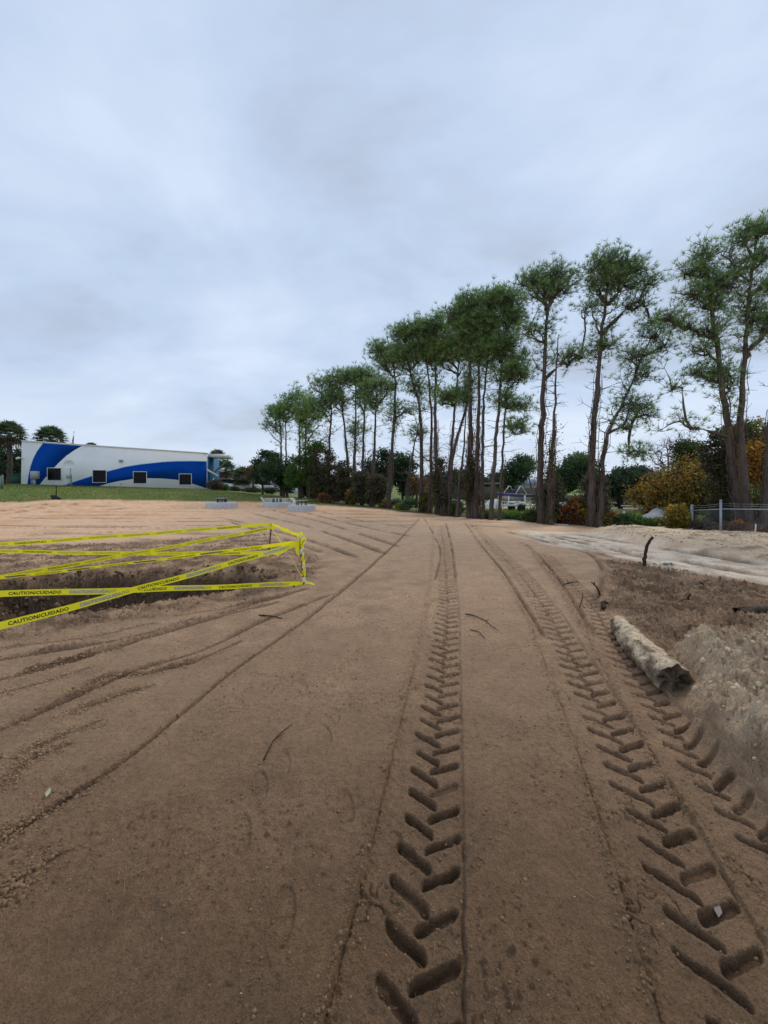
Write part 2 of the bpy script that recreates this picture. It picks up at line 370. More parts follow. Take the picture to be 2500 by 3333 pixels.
def noisy(x, y): return fbm(x, y, 1.1, 3, 50)
def masks(x, y):
    m = {}
    wob = 0.25 * fbm(x, y, 0.9, 4, 3)
    m['rough'] = 1 - ss(-0.25, 0.25, sd_area(x, y, ZR) + wob)
    m['white'] = 1 - ss(-0.3, 0.3, sd_area(x, y, ZW) + wob * 1.6)
    m['berm'] = 1 - ss(-0.5, 0.5, sd_area(x, y, ZBERM) + wob * 2)
    m['mound'] = 1 - ss(-0.22, 0.12, sd_area(x, y, ZM) + wob * 0.6)
    m['pit'] = 1 - ss(-0.8, 0.12, sd_area(x, y, ZP) + wob * 0.6)
    m['pitr'] = 1 - ss(-0.3, 0.25, sd_area(x, y, ZPR) + wob * 0.5)
    m['dirt'] = 1 - ss(-0.15, 0.15, sd_area(x, y, DIRT) + wob * 1.0 + 0.1 * fbm(x, y, 3, 2, 9))
    return m
PRINT = []
def track(x, y, P, pitch, hw, seed, clipw=None, t0=-9):
    bb = (x > P[:, 0].min() - 0.6) & (x < P[:, 0].max() + 0.6) & (y > P[:, 1].min() - 0.6) & (y < P[:, 1].max() + 0.6)
    z = np.zeros(x.shape); band = np.zeros(x.shape)
    if not bb.any(): return z, band
    xx = x[bb]; yy = y[bb]
    wx = 0.010 * fbm(xx, yy, 9, 3, seed); wy = 0.010 * fbm(xx, yy, 9, 3, seed + 31)
    d, s, t, L = dist_poly(xx + wx, yy + wy, P)
    end = ss(0, 0.4, L - s)
    fade = end * (1 - ss(0.0, 0.012, np.abs(t) - hw)) * ss(t0 - 0.01, t0 + 0.01, t)
    f = hw / 0.215; pf = pitch / 0.178; wob = 0.006 * fbm(xx, yy, 24, 3, seed + 6)
    # the two rows of lug prints overlap a little at the middle of the tread
    lug = np.zeros(xx.shape); dep = np.zeros(xx.shape); dl = np.full(xx.shape, 9.0)
    for side_, t_in, t_out, slope, sh in ((1, 0.035, 0.208, 0.62, 0.0), (-1, 0.078, -0.100, -0.65, pitch / 2)):
        t_in *= f; t_out *= f
        q = s - slope * (t - 0.055 * f) + sh; idx = np.round(q / pitch)
        h1 = _hash(idx, idx * 0 + 1 + side_, seed); h2 = _hash(idx, idx * 0 + 5 + side_, seed); h3 = _hash(idx, idx * 0 + 9 + side_, seed); h4 = _hash(idx, idx * 0 + 13 + side_, seed)
        w_ = (0.0175 + 0.006 * h1) * pf; ti = t_in + 0.012 * (h3 - .5) ; to = t_out - side_ * 0.035 * h2 * (1 if side_ < 0 else 0.4)
        q = q + (h4 - 0.5) * 0.014; ac = np.abs(q - idx * pitch) * 0.85
        al = np.maximum(np.abs(t - (ti + to) / 2) - (np.abs(to - ti) / 2 - w_), 0) * 1.1
        dd_ = np.hypot(al, ac + wob)
        lg_ = 1 - ss(w_ - 0.006, w_ + 0.007, dd_)
        dp_ = (0.050 * pf ** 0.7 + 0.012 * (h3 - .5)) * (1.0 if side_ > 0 else 0.85) * (1 - 0.6 * (h2 > 0.93)) * (0.9 + 0.6 * vnoise(xx * 4, yy * 4, seed + 2))
        # shallower towards the outer end, deepest inside
        dp_ = dp_ * (1 - 0.25 * ss(0, 1, np.abs(t - ti) / np.abs(to - ti)))
        dep = np.where(lg_ > lug, dp_, dep); lug = np.maximum(lug, lg_); dl = np.minimum(dl, np.maximum(dd_ - w_, -1))
    hwid = 0
    lip = np.exp(-((dl - hwid - 0.018) / 0.010) ** 2) * 0.006 * (0.4 + 2.0 * np.abs(fbm(xx, yy, 16, 3, seed + 21)))
    z1 = (-dep * lug + lip) * fade
    z1 += fade * (-0.014 + 0.016 * np.abs(fbm(xx, yy, 11, 4, seed + 8, .6)) * (1.4 - ss(-.1, .15, t)) - 0.016 * np.exp(-(fbm(xx, yy, 6, 3, seed + 18) / 0.025) ** 2) * ss(0, .3, fbm(xx, yy, 2.5, 2, seed + 19)))
    edge = np.abs(np.abs(t) - hw)
    z1 += end * (0.010 * np.exp(-((np.abs(t) - hw - 0.018) / 0.014) ** 2) * (0.5 + 1.4 * np.abs(fbm(xx, yy, 14, 3, seed + 4))) - 0.012 * np.exp(-(edge / 0.005) ** 2) * ss(-.25, .1, fbm(xx, yy, 3, 2, seed + 12)))
    crumb = np.exp(-((np.abs(t) - hw + 0.01) / 0.035) ** 2) * np.maximum(fbm(xx, yy, 38, 3, seed + 5), 0) * 0.022 * end
    z1 += np.where(t < 0, crumb, crumb * 0.35)
    z[bb] = z1; band[bb] = fade
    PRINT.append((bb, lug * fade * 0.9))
    return z, band
TD = smooth_line(pl([(-120, 1139), (150, 1138), (480, 1140)])); TE = smooth_line(pl([(-120, 1150), (150, 1151), (330, 1147)]))
TRACKS = [(TD, 0.34, 0.33, 51, -9), (TE, 0.34, 0.30, 57, -9), (TA, 0.178, 0.215, 11, -9), (TB, 0.178, 0.225, 23, -9), (TC, 0.178, 0.19, 37, -9)]
FOOT = [(560, 1700, 0.3), (610, 1655, 0.2), (650, 1480, 0.4), (720, 1550, 0.1), (745, 1745, 0.2), (610, 1980, 0.1), (700, 1590, 0.3), (130, 1690, -0.5), (520, 1800, 0.3)]
FOOTW = [(*Wd(a, b), c) for a, b, c in FOOT]

def detail(x, y, m):
    r = np.hypot(x, y)
    z = 0.018 * fbm(x, y, 0.55, 3, 1) + 0.006 * fbm(x, y, 4.5, 3, 2)
    near = 1 - ss(12, 30, r)
    z = z + near * (0.0075 * np.abs(fbm(x, y, 17, 4, 4, 0.6)) + 0.003 * fbm(x, y, 75, 2, 5) + 0.010 * np.maximum(fbm(x, y, 3.5, 4, 7, 0.6) - .12, 0))
    # crumbs lying about, thicker on the left
    cl = np.maximum(fbm(x, y, 33, 2, 6) - 0.28, 0) * np.maximum(fbm(x, y, 1.3, 2, 8) + 0.25, 0)
    z = z + near * cl * 0.07
    hs = sum(np.array([1.0]) for _ in [0]) * 0
    tz = 0; keep = 1.0
    for P, pt, hw, sd_, t0 in TRACKS:
        a, b = track(x, y, P, pt, hw, sd_, None, t0); tz = tz + a; keep = keep * (1 - 0.6 * b)
    z = z * keep + tz
    g = np.zeros(x.shape)
    for P, wd, dp, rg, sd_, brk in GRO:
        bb = (x > P[:, 0].min() - 0.7) & (x < P[:, 0].max() + 0.7) & (y > P[:, 1].min() - 0.7) & (y < P[:, 1].max() + 0.7)
        if not bb.any(): continue
        xx = x[bb]; yy = y[bb]; k = wd / 0.03
        k2 = min(k, 2.0); d, s, t, L = dist_poly(xx + 0.02 * k2 * fbm(xx, yy, 5 / k, 3, sd_), yy + 0.02 * k2 * fbm(xx, yy, 5 / k, 3, sd_ + 3), P)
        amp = ss(0, 0.3 * k, s) * ss(0, 0.3 * k, L - s)
        if brk: amp = amp * ss(brk - 0.35, brk + 0.05, 0.25 + fbm(s * 1.0, s * 0 + sd_, 0.9 / k, 2, sd_))
        gz = -dp * np.exp(-(t / wd) ** 2) + dp * rg * np.exp(-((t + 2.0 * wd) / (1.2 * wd)) ** 2) * (0.4 + 1.6 * np.abs(fbm(xx, yy, 16 / k, 3, sd_ + 5)))
        g[bb] += gz * amp
    z = z + g
    for fx, fy, fa in FOOTW:
        bb = np.hypot(x - fx, y - fy) < 0.3
        if not bb.any(): continue
        xx = x[bb] - fx; yy = y[bb] - fy; c, s_ = math.cos(fa), math.sin(fa)
        a = xx * c + yy * s_; b = -xx * s_ + yy * c
        rr = np.sqrt((a / 0.05) ** 2 + (b / 0.135) ** 2)
        z[bb] += -0.011 * (1 - ss(0.88, 1.0, rr)) + 0.004 * np.exp(-((rr - 1.12) / 0.1) ** 2) + 0.004 * (b > 0) * (1 - ss(0.8, 1.0, rr))
    # zones
    R1 = np.abs(fbm(x, y, 2.6, 4, 60, 0.6)); R2 = np.abs(fbm(x + 0.3 * fbm(x, y, 2, 2, 61), y * 1.0, 7, 4, 62, 0.6))
    z = z + m['rough'] * (0.20 * R2 + 0.14 * R1 - 0.06 + 0.03 * np.abs(fbm(x, y, 19, 2, 63)))
    z = z + m['mound'] * (0.26 + 0.36 * fbm(x, y, 1.3, 4, 70) + 0.20 * R2 + 0.05 * np.abs(fbm(x, y, 13, 4, 72, .6)))
    z = z + m['berm'] * (0.20 + 0.16 * fbm(x, y, 0.8, 4, 74) + 0.08 * R1)
    z = z + m['white'] * (0.05 * R1 - 0.03)
    pr = m['pitr'] * (1 - m['pit'])
    z = z + pr * (0.11 * R2 + 0.06 * R1 - 0.04)
    z = z - m['pit'] * (0.85 + 0.25 * fbm(x, y, 1.0, 3, 80)) + ss(0, .3, m['pit']) * (0.24 * R2 + 0.16 * R1)
    gr = 1 - m['dirt']
    z = z * (1 - 0.5 * gr) + gr * 0.04
    th = np.abs(np.arctan2(x, y))
    return z
def Hfull(x, y):
    x = np.atleast_1d(np.asarray(x, float)); y = np.atleast_1d(np.asarray(y, float))
    return Hbase(x, y) + detail(x, y, masks(x, y))
def H(x, y): return float(Hfull(x, y)[0])
def at(u, Y, dz=0):
    X = (u - 1250) / FS * Y; return np.array([X, Y, H(X, Y) + dz])
def onpx(u, v):
    X, Y = ground_hit(u, v); return np.array([X, Y, H(X, Y)])
def P3(u, v, Y): return np.array([(u - 1250) / FS * Y, Y, CH - (v - HV) / FS * Y])

def make_ground():
    F = FS * 0.3072
    vo = np.concatenate([np.geomspace(3000, 620, 10)[:-1], np.arange(620, 170, -0.88), np.arange(170, 90, -0.62), np.arange(90, 24, -0.36), np.arange(24, 9.5, -0.6)])
    rr = F * CH / vo; rr = np.concatenate([[0.05, 0.12], rr[rr > 0.2], np.geomspace(rr[-1] * 1.03, 2500, 50)])
    tn = np.arctan(np.linspace(-1.04, 1.04, 780))
    side = np.linspace(tn[-1], math.pi, 26)[1:]
    th = np.concatenate([-side[::-1][:-0 or None], tn, side])
    th = th[1:]     # -pi and +pi coincide
    TT, RR = np.meshgrid(th, rr); x = (RR * np.sin(TT)).ravel(); y = (RR * np.cos(TT)).ravel()
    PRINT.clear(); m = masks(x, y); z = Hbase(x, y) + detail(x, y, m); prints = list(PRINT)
    nr, nc = len(rr), len(th)
    i = np.arange(nr - 1)[:, None] * nc; j = np.arange(nc)[None]; j2 = (j + 1) % nc
    Fq = np.stack([i + j, i + nc + j, i + nc + j2, i + j2], -1).reshape(-1, 4)[:, ::-1]
    # soil colour, by kind of soil, plus painted falloff and print shade
    r = np.hypot(x, y)
    n1 = fbm(x, y, 0.35, 4, 90); n2 = fbm(x, y, 2.2, 4, 91); n3 = fbm(x, y, 12, 3, 92)
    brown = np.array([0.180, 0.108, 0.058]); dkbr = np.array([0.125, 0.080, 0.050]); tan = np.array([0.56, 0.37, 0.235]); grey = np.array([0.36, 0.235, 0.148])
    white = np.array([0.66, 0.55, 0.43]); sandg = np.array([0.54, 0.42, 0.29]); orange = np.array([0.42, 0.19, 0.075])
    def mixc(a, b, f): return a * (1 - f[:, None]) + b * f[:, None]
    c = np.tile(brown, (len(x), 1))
    c = mixc(c, grey, (0.5 * ss(1.5, 3.5, r + 0.8 * n1) + 0.5 * ss(3, 7, r + 1.2 * n1)))  # darker foreground: partly moist soil, partly vignetting painted into the colour
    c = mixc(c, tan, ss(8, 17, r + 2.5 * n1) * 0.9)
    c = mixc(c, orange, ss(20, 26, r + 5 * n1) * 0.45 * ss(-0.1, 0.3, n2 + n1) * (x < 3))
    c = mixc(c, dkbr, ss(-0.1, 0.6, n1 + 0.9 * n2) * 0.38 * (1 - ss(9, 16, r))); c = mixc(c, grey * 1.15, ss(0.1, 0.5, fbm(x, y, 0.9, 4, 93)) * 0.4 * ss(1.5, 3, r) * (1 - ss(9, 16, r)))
    far_l = (1 - ss(-0.3, 0.3, np.arctan2(x, y) + 0.35)) * ss(9, 13, r)
    c = mixc(c, dkbr * 1.3, far_l * ss(0.0, 0.35, fbm(x * 0.35, y, 1.1, 4, 95)) * (1 - ss(15, 21, r)) * 0.85)
    c = mixc(c, grey * 0.8, m['rough'] * 0.5 + 0); c = mixc(c, dkbr, m['rough'] * ss(-0.35, 0.25, n2) * 0.8)
    c = mixc(c, white, m['white'] * (0.35 + 0.65 * ss(-0.3, 0.2, fbm(x, y, 1.6, 4, 96))))
    c = mixc(c, white * np.array([0.85, 0.78, 0.68]), m['berm'] * 0.9); c = mixc(c, grey * .7, m['berm'] * ss(0.05, 0.35, fbm(x * .6, y, 1.7, 4, 97)) * 0.8)
    c = mixc(c, sandg, m['mound'] * (0.55 + 0.45 * ss(-0.3, 0.3, n2))); c = mixc(c, dkbr, m['mound'] * ss(0.1, 0.35, fbm(x, y, 6, 4, 98, .65)) * 0.6)
    c = mixc(c, dkbr * 1.15, m['pitr'] * ss(-0.35, 0.3, fbm(x, y, 2.2, 4, 99)) * 0.9)
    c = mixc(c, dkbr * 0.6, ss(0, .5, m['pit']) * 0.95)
    ro = np.array([0.14, 0.07, 0.03]); c = mixc(c, ro, m['rough'] * ss(0.1, 0.5, fbm(x, y, 0.9, 2, 101)) * 0.6)
    for P, wd, dp, rg, sd_, brk in GRO[NNEAR:]:
        bb = (x > P[:, 0].min() - 0.9) & (x < P[:, 0].max() + 0.9) & (y > P[:, 1].min() - 0.9) & (y < P[:, 1].max() + 0.9) & (r > 6)
        d_, s_, t_, L_ = dist_poly(x[bb], y[bb], P); f_ = np.exp(-(t_ / (wd * 1.2)) ** 2) * 0.85 * ss(-0.3, 0.1, fbm(s_, s_ * 0 + sd_, 0.7, 2, sd_))
        c[bb] = mixc(c[bb], dkbr * 1.1, f_)
    # shade inside the lug prints painted as darker colour; cracks darkened likewise
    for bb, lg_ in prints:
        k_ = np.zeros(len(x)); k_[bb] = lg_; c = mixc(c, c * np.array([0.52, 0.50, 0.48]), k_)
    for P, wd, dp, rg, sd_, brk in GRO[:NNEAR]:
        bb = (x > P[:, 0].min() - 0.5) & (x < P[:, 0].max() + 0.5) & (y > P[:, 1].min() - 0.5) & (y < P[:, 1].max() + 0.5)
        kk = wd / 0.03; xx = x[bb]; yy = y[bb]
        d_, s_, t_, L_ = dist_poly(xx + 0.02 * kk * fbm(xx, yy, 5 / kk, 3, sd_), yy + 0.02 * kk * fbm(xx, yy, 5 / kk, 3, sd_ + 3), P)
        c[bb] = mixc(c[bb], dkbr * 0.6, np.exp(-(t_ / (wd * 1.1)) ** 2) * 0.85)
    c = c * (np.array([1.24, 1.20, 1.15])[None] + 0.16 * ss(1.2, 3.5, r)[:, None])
    # grass outside the dirt
    gr = 1 - m['dirt']
    g1 = np.array([0.16, 0.19, 0.045]); g2 = np.array([0.10, 0.165, 0.032]); g3 = np.array([0.26, 0.23, 0.08])
    gc = mixc(np.tile(g1, (len(x), 1)), g2, ss(-0.2, 0.3, fbm(x, y, 0.25, 4, 110))); gc = mixc(gc, g3, ss(0.0, 0.4, fbm(x * .5, y, 0.6, 4, 111)) * 0.8)
    grv = (1 - ss(0.5, 1.0, np.abs(y - 40 + 0.02 * x) / 4.0)) * (x > 8) * (x < 30)
    gc = mixc(gc, np.array([0.50, 0.40, 0.29]), grv * 0.9)
    rd = (1 - ss(0.8, 1.0, np.abs(y - 62) / 5)) * (x < -5)
    gc = mixc(gc, np.array([0.16, 0.16, 0.155]), rd)
    # leaf litter under the pines
    PL = np.array([(-10, 48), (-3, 35), (0, 31), (5, 25), (9, 21.5), (13, 18.5), (17, 17), (30, 15)])
    dp, _, _, _ = dist_poly(x, y, PL)
    gc = mixc(gc, np.array([0.075, 0.05, 0.028]), (1 - ss(0.8, 2.6, dp + n1 * 2)) * 0.85)
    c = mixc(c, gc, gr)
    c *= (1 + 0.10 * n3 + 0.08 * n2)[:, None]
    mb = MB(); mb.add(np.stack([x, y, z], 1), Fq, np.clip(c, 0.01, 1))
    # ground shader: colour from soil kind and painted shade, grain and fine relief on top
    gm = bpy.data.materials.new('soil'); gm.use_nodes = True; t = gm.node_tree; L = t.links.new
    p = t.nodes['Principled BSDF']; p.inputs['Roughness'].default_value = 0.88; p.inputs['Specular IOR Level'].default_value = 0.22
    a = t.nodes.new('ShaderNodeAttribute'); a.attribute_name = 'Col'; tcn = t.nodes.new('ShaderNodeTexCoord')
    def nz(s, d=5, ro=0.65):
        n = t.nodes.new('ShaderNodeTexNoise'); n.inputs['Scale'].default_value = s; n.inputs['Detail'].default_value = d; n.inputs['Roughness'].default_value = ro; L(tcn.outputs['Object'], n.inputs['Vector']); return n
    f1 = nz(140, 3, 0.7); f2 = nz(24, 6, 0.7); f3 = nz(3.5, 5)
    def rng_(n, lo, hi, a0=0.3, a1=0.7):
        q = t.nodes.new('ShaderNodeMapRange'); q.inputs[1].default_value = a0; q.inputs[2].default_value = a1; q.inputs[3].default_value = lo; q.inputs[4].default_value = hi; L(n.outputs['Fac'], q.inputs[0]); return q
    k1 = rng_(f1, 0.72, 1.32); k2 = rng_(f2, 0.80, 1.20); k3 = rng_(f3, 0.88, 1.12)
    m1 = t.nodes.new('ShaderNodeMath'); m1.operation = 'MULTIPLY'; L(k1.outputs[0], m1.inputs[0]); L(k2.outputs[0], m1.inputs[1])
    m2 = t.nodes.new('ShaderNodeMath'); m2.operation = 'MULTIPLY'; L(m1.outputs[0], m2.inputs[0]); L(k3.outputs[0], m2.inputs[1])
    vs = t.nodes.new('ShaderNodeVectorMath'); vs.operation = 'SCALE'; L(a.outputs['Color'], vs.inputs[0]); L(m2.outputs[0], vs.inputs['Scale']); L(vs.outputs[0], p.inputs['Base Color'])
    b1 = t.nodes.new('ShaderNodeBump'); b1.inputs['Distance'].default_value = 0.010; L(f1.outputs['Fac'], b1.inputs['Height'])
    b2 = t.nodes.new('ShaderNodeBump'); b2.inputs['Distance'].default_value = 0.040; L(f2.outputs['Fac'], b2.inputs['Height']); L(b1.outputs[0], b2.inputs['Normal'])
    L(b2.outputs[0], p.inputs['Normal'])
    o = mb.build('ground', gm, smooth=True, origin=(0, 0, 0)); tag(o, kind='structure')
    # soil clods and crumbs: nobody could count them
    ico = np.array([(0, 0, 1), (.89, 0, .45), (.28, .85, .45), (-.72, .53, .45), (-.72, -.53, .45), (.28, -.85, .45), (.72, .53, -.3), (-.28, .85, -.3), (-.89, 0, -.3), (-.28, -.85, -.3), (.72, -.53, -.3)])
    fi = np.array([(0, 1, 2), (0, 2, 3), (0, 3, 4), (0, 4, 5), (0, 5, 1), (1, 6, 2), (2, 7, 3), (3, 8, 4), (4, 9, 5), (5, 10, 1), (2, 6, 7), (3, 7, 8), (4, 8, 9), (5, 9, 10), (1, 10, 6)])
    def scatter(px, py, s, cols):
        n = len(px); zz = Hfull(px, py)
        V = ico[None] * s[:, None, None] * rng.uniform(0.6, 1.3, (n, 1, 3)) * rng.uniform(0.7, 1.25, (n, 11, 1))
        V = V + np.stack([px, py, zz + s * 0.15], 1)[:, None]
        mb.add(V.reshape(-1, 3), (fi[None] + np.arange(n)[:, None, None] * 11).reshape(-1, 3), np.repeat(cols, 11, 0))
    mb = MB()
    cx, cy, cs, cc = [], [], [], []
    def spray(P, n, spread, s0, s1, col, off=0):
        t = np.concatenate([[0], np.cumsum(np.hypot(*np.diff(P, axis=0).T))]); q = rng.uniform(0, 1, n) ** 1.6 * t[-1]
        g = np.stack([np.interp(q, t, P[:, k]) for k in (0, 1)], 1)
        cx.append(g[:, 0] + off + rng.normal(0, spread, n)); cy.append(g[:, 1] + rng.normal(0, spread, n)); cs.append(rng.uniform(s0, s1, n) ** 1.0 * rng.uniform(0.4, 1, n))
        cc.append((np.array(col) + ss(1.5, 6, np.hypot(g[:, 0], g[:, 1]))[:, None] * np.array([.15, .095, .06])) * rng.uniform(0.7, 1.1, (n, 1)))
    bc = (0.17, 0.11, 0.065)
    for P, pt, hw, s_, t0 in TRACKS[2:]:
        spray(offs(P, -hw - 0.02), 1100, 0.022, 0.003, 0.012, bc); spray(offs(P, hw + 0.015), 500, 0.012, 0.002, 0.007, bc); spray(P, 500, 0.08, 0.002, 0.008, bc)
    for P, wd, dp, rg, s_, brk in GRO[:NNEAR]: spray(P, 260, 0.05, 0.004, 0.014, bc)
    def area(Z, n, s0, s1, col):
        lo = Z.min(0); hi = Z.max(0); k = 0
        p = rng.uniform(lo, np.minimum(hi, [20, 30]), (n * 4, 2)); p = p[sd_area(p[:, 0], p[:, 1], Z) < 0][:n]
        cx.append(p[:, 0]); cy.append(p[:, 1]); cs.append(rng.uniform(s0, s1, len(p)) * rng.uniform(0.3, 1, len(p))); cc.append(np.array(col) * rng.uniform(0.6, 1.35, (len(p), 1)))
    area(ZR, 1800, 0.006, 0.030, (0.24, 0.165, 0.105)); area(ZM, 900, 0.004, 0.030, (0.42, 0.32, 0.22)); area(ZPR, 2600, 0.010, 0.035, (0.20, 0.135, 0.088)); area(ZP, 1500, 0.02, 0.07, (0.10, 0.065, 0.042)); area(ZBERM, 900, 0.01, 0.05, (0.3, 0.25, 0.2))
    n = 3500; rr_ = rng.uniform(1.1, 6.5, n); ta = rng.uniform(-0.82, 0.82, n); qx = rr_ * np.sin(ta); qy = rr_ * np.cos(ta)
    kk = fbm(qx, qy, 1.3, 2, 8) > -0.1
    cx.append(qx[kk]); cy.append(qy[kk]); cs.append(rng.uniform(0.0015, 0.006, kk.sum()) * (1 + 0.2 * rr_[kk])); cc.append((np.array(bc) + ss(1.5, 6, rr_[kk])[:, None] * np.array([.15, .095, .06])) * rng.uniform(0.75, 1.15, (kk.sum(), 1)))
    scatter(np.concatenate(cx), np.concatenate(cy), np.concatenate(cs), np.clip(np.concatenate(cc) * np.array([1.38, 1.34, 1.28]), 0, .8))
    tag(mb.build('soil_clods', M_clod, origin=(0, 0, 0), smooth=True), 'loose brown soil crumbs and clods strewn along the ruts and over the churned ground', 'soil clods', kind='stuff')
make_ground()

# ------------------------------------------------------------------ vegetation builders
def unit(n):
    d = rng.normal(size=(n, 3)); return d / np.linalg.norm(d, axis=1, keepdims=True)
def dense(P, step=0.5):
    P = np.asarray(P, float); t = np.concatenate([[0], np.cumsum(np.linalg.norm(np.diff(P, axis=0), axis=1))]); n = max(4, int(t[-1] / step) + 1)
    q = np.linspace(0, t[-1], n); A = np.stack([np.interp(q, t, P[:, k]) for k in range(3)], 1)
    for _ in range(2): A[1:-1] = 0.25 * A[:-2] + 0.5 * A[1:-1] + 0.25 * A[2:]
    return A
def skeleton(trunk, pads, low_z, rise=0.45):
    """joins every pad to the nearest limb below it; returns limbs as (points, radii factor counts)"""
    nodes = [p for p in trunk]; par = list(range(-1, len(trunk) - 1)); is_tr = [True] * len(trunk); limbs = []
    axis = trunk
    dh = [np.min(np.hypot(axis[:, 0] - p[0], axis[:, 1] - p[1]) + 0.3 * np.abs(axis[:, 2] - p[2])) for p in pads]
    for k in np.argsort(dh):
        p = pads[k]; A = np.array(nodes); d = A - p; dx = np.hypot(d[:, 0], d[:, 1])
        cost = np.linalg.norm(d, axis=1) + 2.2 * np.maximum(0, A[:, 2] - (p[2] - rise * dx)) + 3 * np.maximum(0, low_z - A[:, 2])
        cost += rng.uniform(0, 0.35, len(cost))
        i = int(np.argmin(cost)); a = A[i]; v = p - a; L = np.linalg.norm(v)
        c = a + v * np.array([0.62, 0.62, 0.34]) + rng.normal(0, 0.05 * L, 3)
        m = max(2, int(L / 0.45)); prev = i; ids = [i]
        for s in np.linspace(0, 1, m + 1)[1:]:
            q = (1 - s) ** 2 * a + 2 * s * (1 - s) * c + s * s * p
            if s < 1: q = q + rng.normal(0, 0.035, 3)
            nodes.append(q); par.append(prev); is_tr.append(False); prev = len(nodes) - 1; ids.append(prev)
        limbs.append(ids)
    cnt = np.zeros(len(nodes))
    for ids in limbs: cnt[ids[-1]] += 1
    for i in range(len(nodes) - 1, len(trunk) - 1, -1): cnt[par[i]] += cnt[i]
    return np.array(nodes), limbs, cnt
BARK = np.array([0.105, 0.086, 0.074])
GREENS = np.array([[0.175, 0.290, 0.105], [0.230, 0.370, 0.115], [0.130, 0.230, 0.105], [0.290, 0.420, 0.100]])
def pine(label, trunk, blobs, Y, base_r, npad, low, tpp=9, needles=13, nl=0.26, nw=0.022, vines=0, green=0, group='pines in the row along the dirt lot', cat='pine tree', dead=0, nm='pine_tree', cat2=None, ivy=0):
    """trunk: list of (u,v); blobs: (u,v,ru,rv,weight) in the 2500 grid at depth Y"""
    s = Y / FS
    blobs = [(b[0], b[1], max(b[2] * .6, b[2] - .12 / s), max(b[3] * .5, b[3] - .62 / s)) for b in blobs]
    T = np.array([P3(u, v, Y + (rng.uniform(-0.3, 0.3) if i else 0)) for i, (u, v) in enumerate(trunk)])
    T[0, 2] = H(T[0, 0], T[0, 1]) - 0.1
    T = dense(T, 0.45); T[2:-1, :2] += rng.normal(0, 0.02, (len(T) - 3, 2))
    nl *= 1.1; nw *= .8; needles += 2; needles = int(needles * 0.75 + .5); root = empty(nm, (T[0, 0], T[0, 1], T[0, 2] + 0.1), label, cat, group)
    hgt = T[:, 2] - T[0, 2]; f = hgt / hgt[-1]
    base_r = base_r * (0.56 if Y > 21.5 else 0.62); npad = int(npad * (1.4 if Y > 21.5 else 1.25)); rad = base_r * (1 - 0.78 * f ** 1.15) * (1 + 0.35 * np.exp(-hgt / 0.5))
    mb = MB(); mb.tube(T, rad, 9, BARK * rng.uniform(0.85, 1.15), jitter=0.05); mb.build('trunk', M_bark, root, smooth=True)
    W = np.array([b[4] if len(b) > 4 else b[2] * b[3] for b in blobs], float); W /= W.sum(); pads = []
    for k in range(npad):
        b = blobs[rng.choice(len(blobs), p=W)]
        d = unit(1)[0] * rng.uniform(0.45, 1.0) ** 0.6
        if d[2] < -0.1 and rng.random() < 0.45: d[2] *= -1
        c = P3(b[0], b[1], Y)
        if rng.random() < 0.09: d = d * np.array([1.3, 1.3, 1.0])
        dep = min(b[2], b[3] * 1.3) * s
        pads.append(c + np.array([d[0] * b[2] * s, d[1] * dep, d[2] * b[3] * s]))
    low_z = CH - (low - HV) / FS * Y
    for k in range(int(npad * .22)):      # loose sprays on the stem between the main masses
        h_ = rng.uniform(low_z, T[-1, 2]); i_ = int(np.argmin(np.abs(T[:, 2] - h_))); a_ = rng.uniform(0, 6.28); q_ = abs(rng.normal(0, .55)) * (W @ np.array([b[2] for b in blobs])) * s
        pads.append(T[i_] + np.array([math.cos(a_) * q_, math.sin(a_) * q_, .2 + rng.uniform(0, .5)]))
    pads = np.array(pads)
    nodes, limbs, cnt = skeleton(T, pads, low_z, 0.75)
    mb = MB(); k = 0.0165 * (Y / 20) ** 0.35
    for ids in limbs:
        r = k * np.sqrt(cnt[ids] + 0.5); r[0] = min(r[0], r[1] * 1.3) if len(r) > 1 else r[0]; r[-1] = 0.006
        mb.tube(nodes[ids], np.minimum(r, base_r * 0.6), 5, BARK * rng.uniform(0.8, 1.2), cap=False)
    # dead stubs on the bare stem
    ns = 34; ti = rng.integers(3, max(4, int(len(T) * 0.85)), ns); A = T[ti]; dd = unit(ns); dd[:, 2] = dd[:, 2] * 0.4 + .1
    E0 = A + dd * rng.uniform(0.2, 0.9, (ns, 1)) ; mb.sticks(A, E0, 0.018, 0.010, BARK)
    for q_ in range(3):
        d2 = dd + unit(ns) * 0.7; mb.sticks(E0, E0 + d2 * rng.uniform(0.1, 0.45, (ns, 1)), 0.010, 0.005, BARK * .9)
    # tufts
    n = len(pads) * tpp; pc = np.repeat(pads, tpp, 0)
    off = unit(n) * rng.uniform(0.1, 1, (n, 1)) ** 0.5 * np.array([0.66, 0.66, 0.46]) * (Y / 20) ** 0.15 + np.array([0, 0, 0.06])
    C = pc + off; tipdir = off + np.array([0, 0, 0.22]); tipdir /= np.linalg.norm(tipdir, axis=1, keepdims=True)
    mb.sticks(pc - np.array([0, 0, 0.08]), C, 0.010, 0.006, BARK * 0.9)
    # twiglets with sparse tufts along the outer limbs
    ex = []
    for ids in limbs:
        for q in ids[len(ids) // 2:-1]:
            if rng.random() < 0.5: ex.append(nodes[q] + rng.normal(0, 0.16, 3) + np.array([0, 0, 0.1]))
    if ex:
        ex = np.array(ex); C = np.vstack([C, ex]); tipdir = np.vstack([tipdir, unit(len(ex)) * 0.5 + np.array([0, 0, 0.6])])
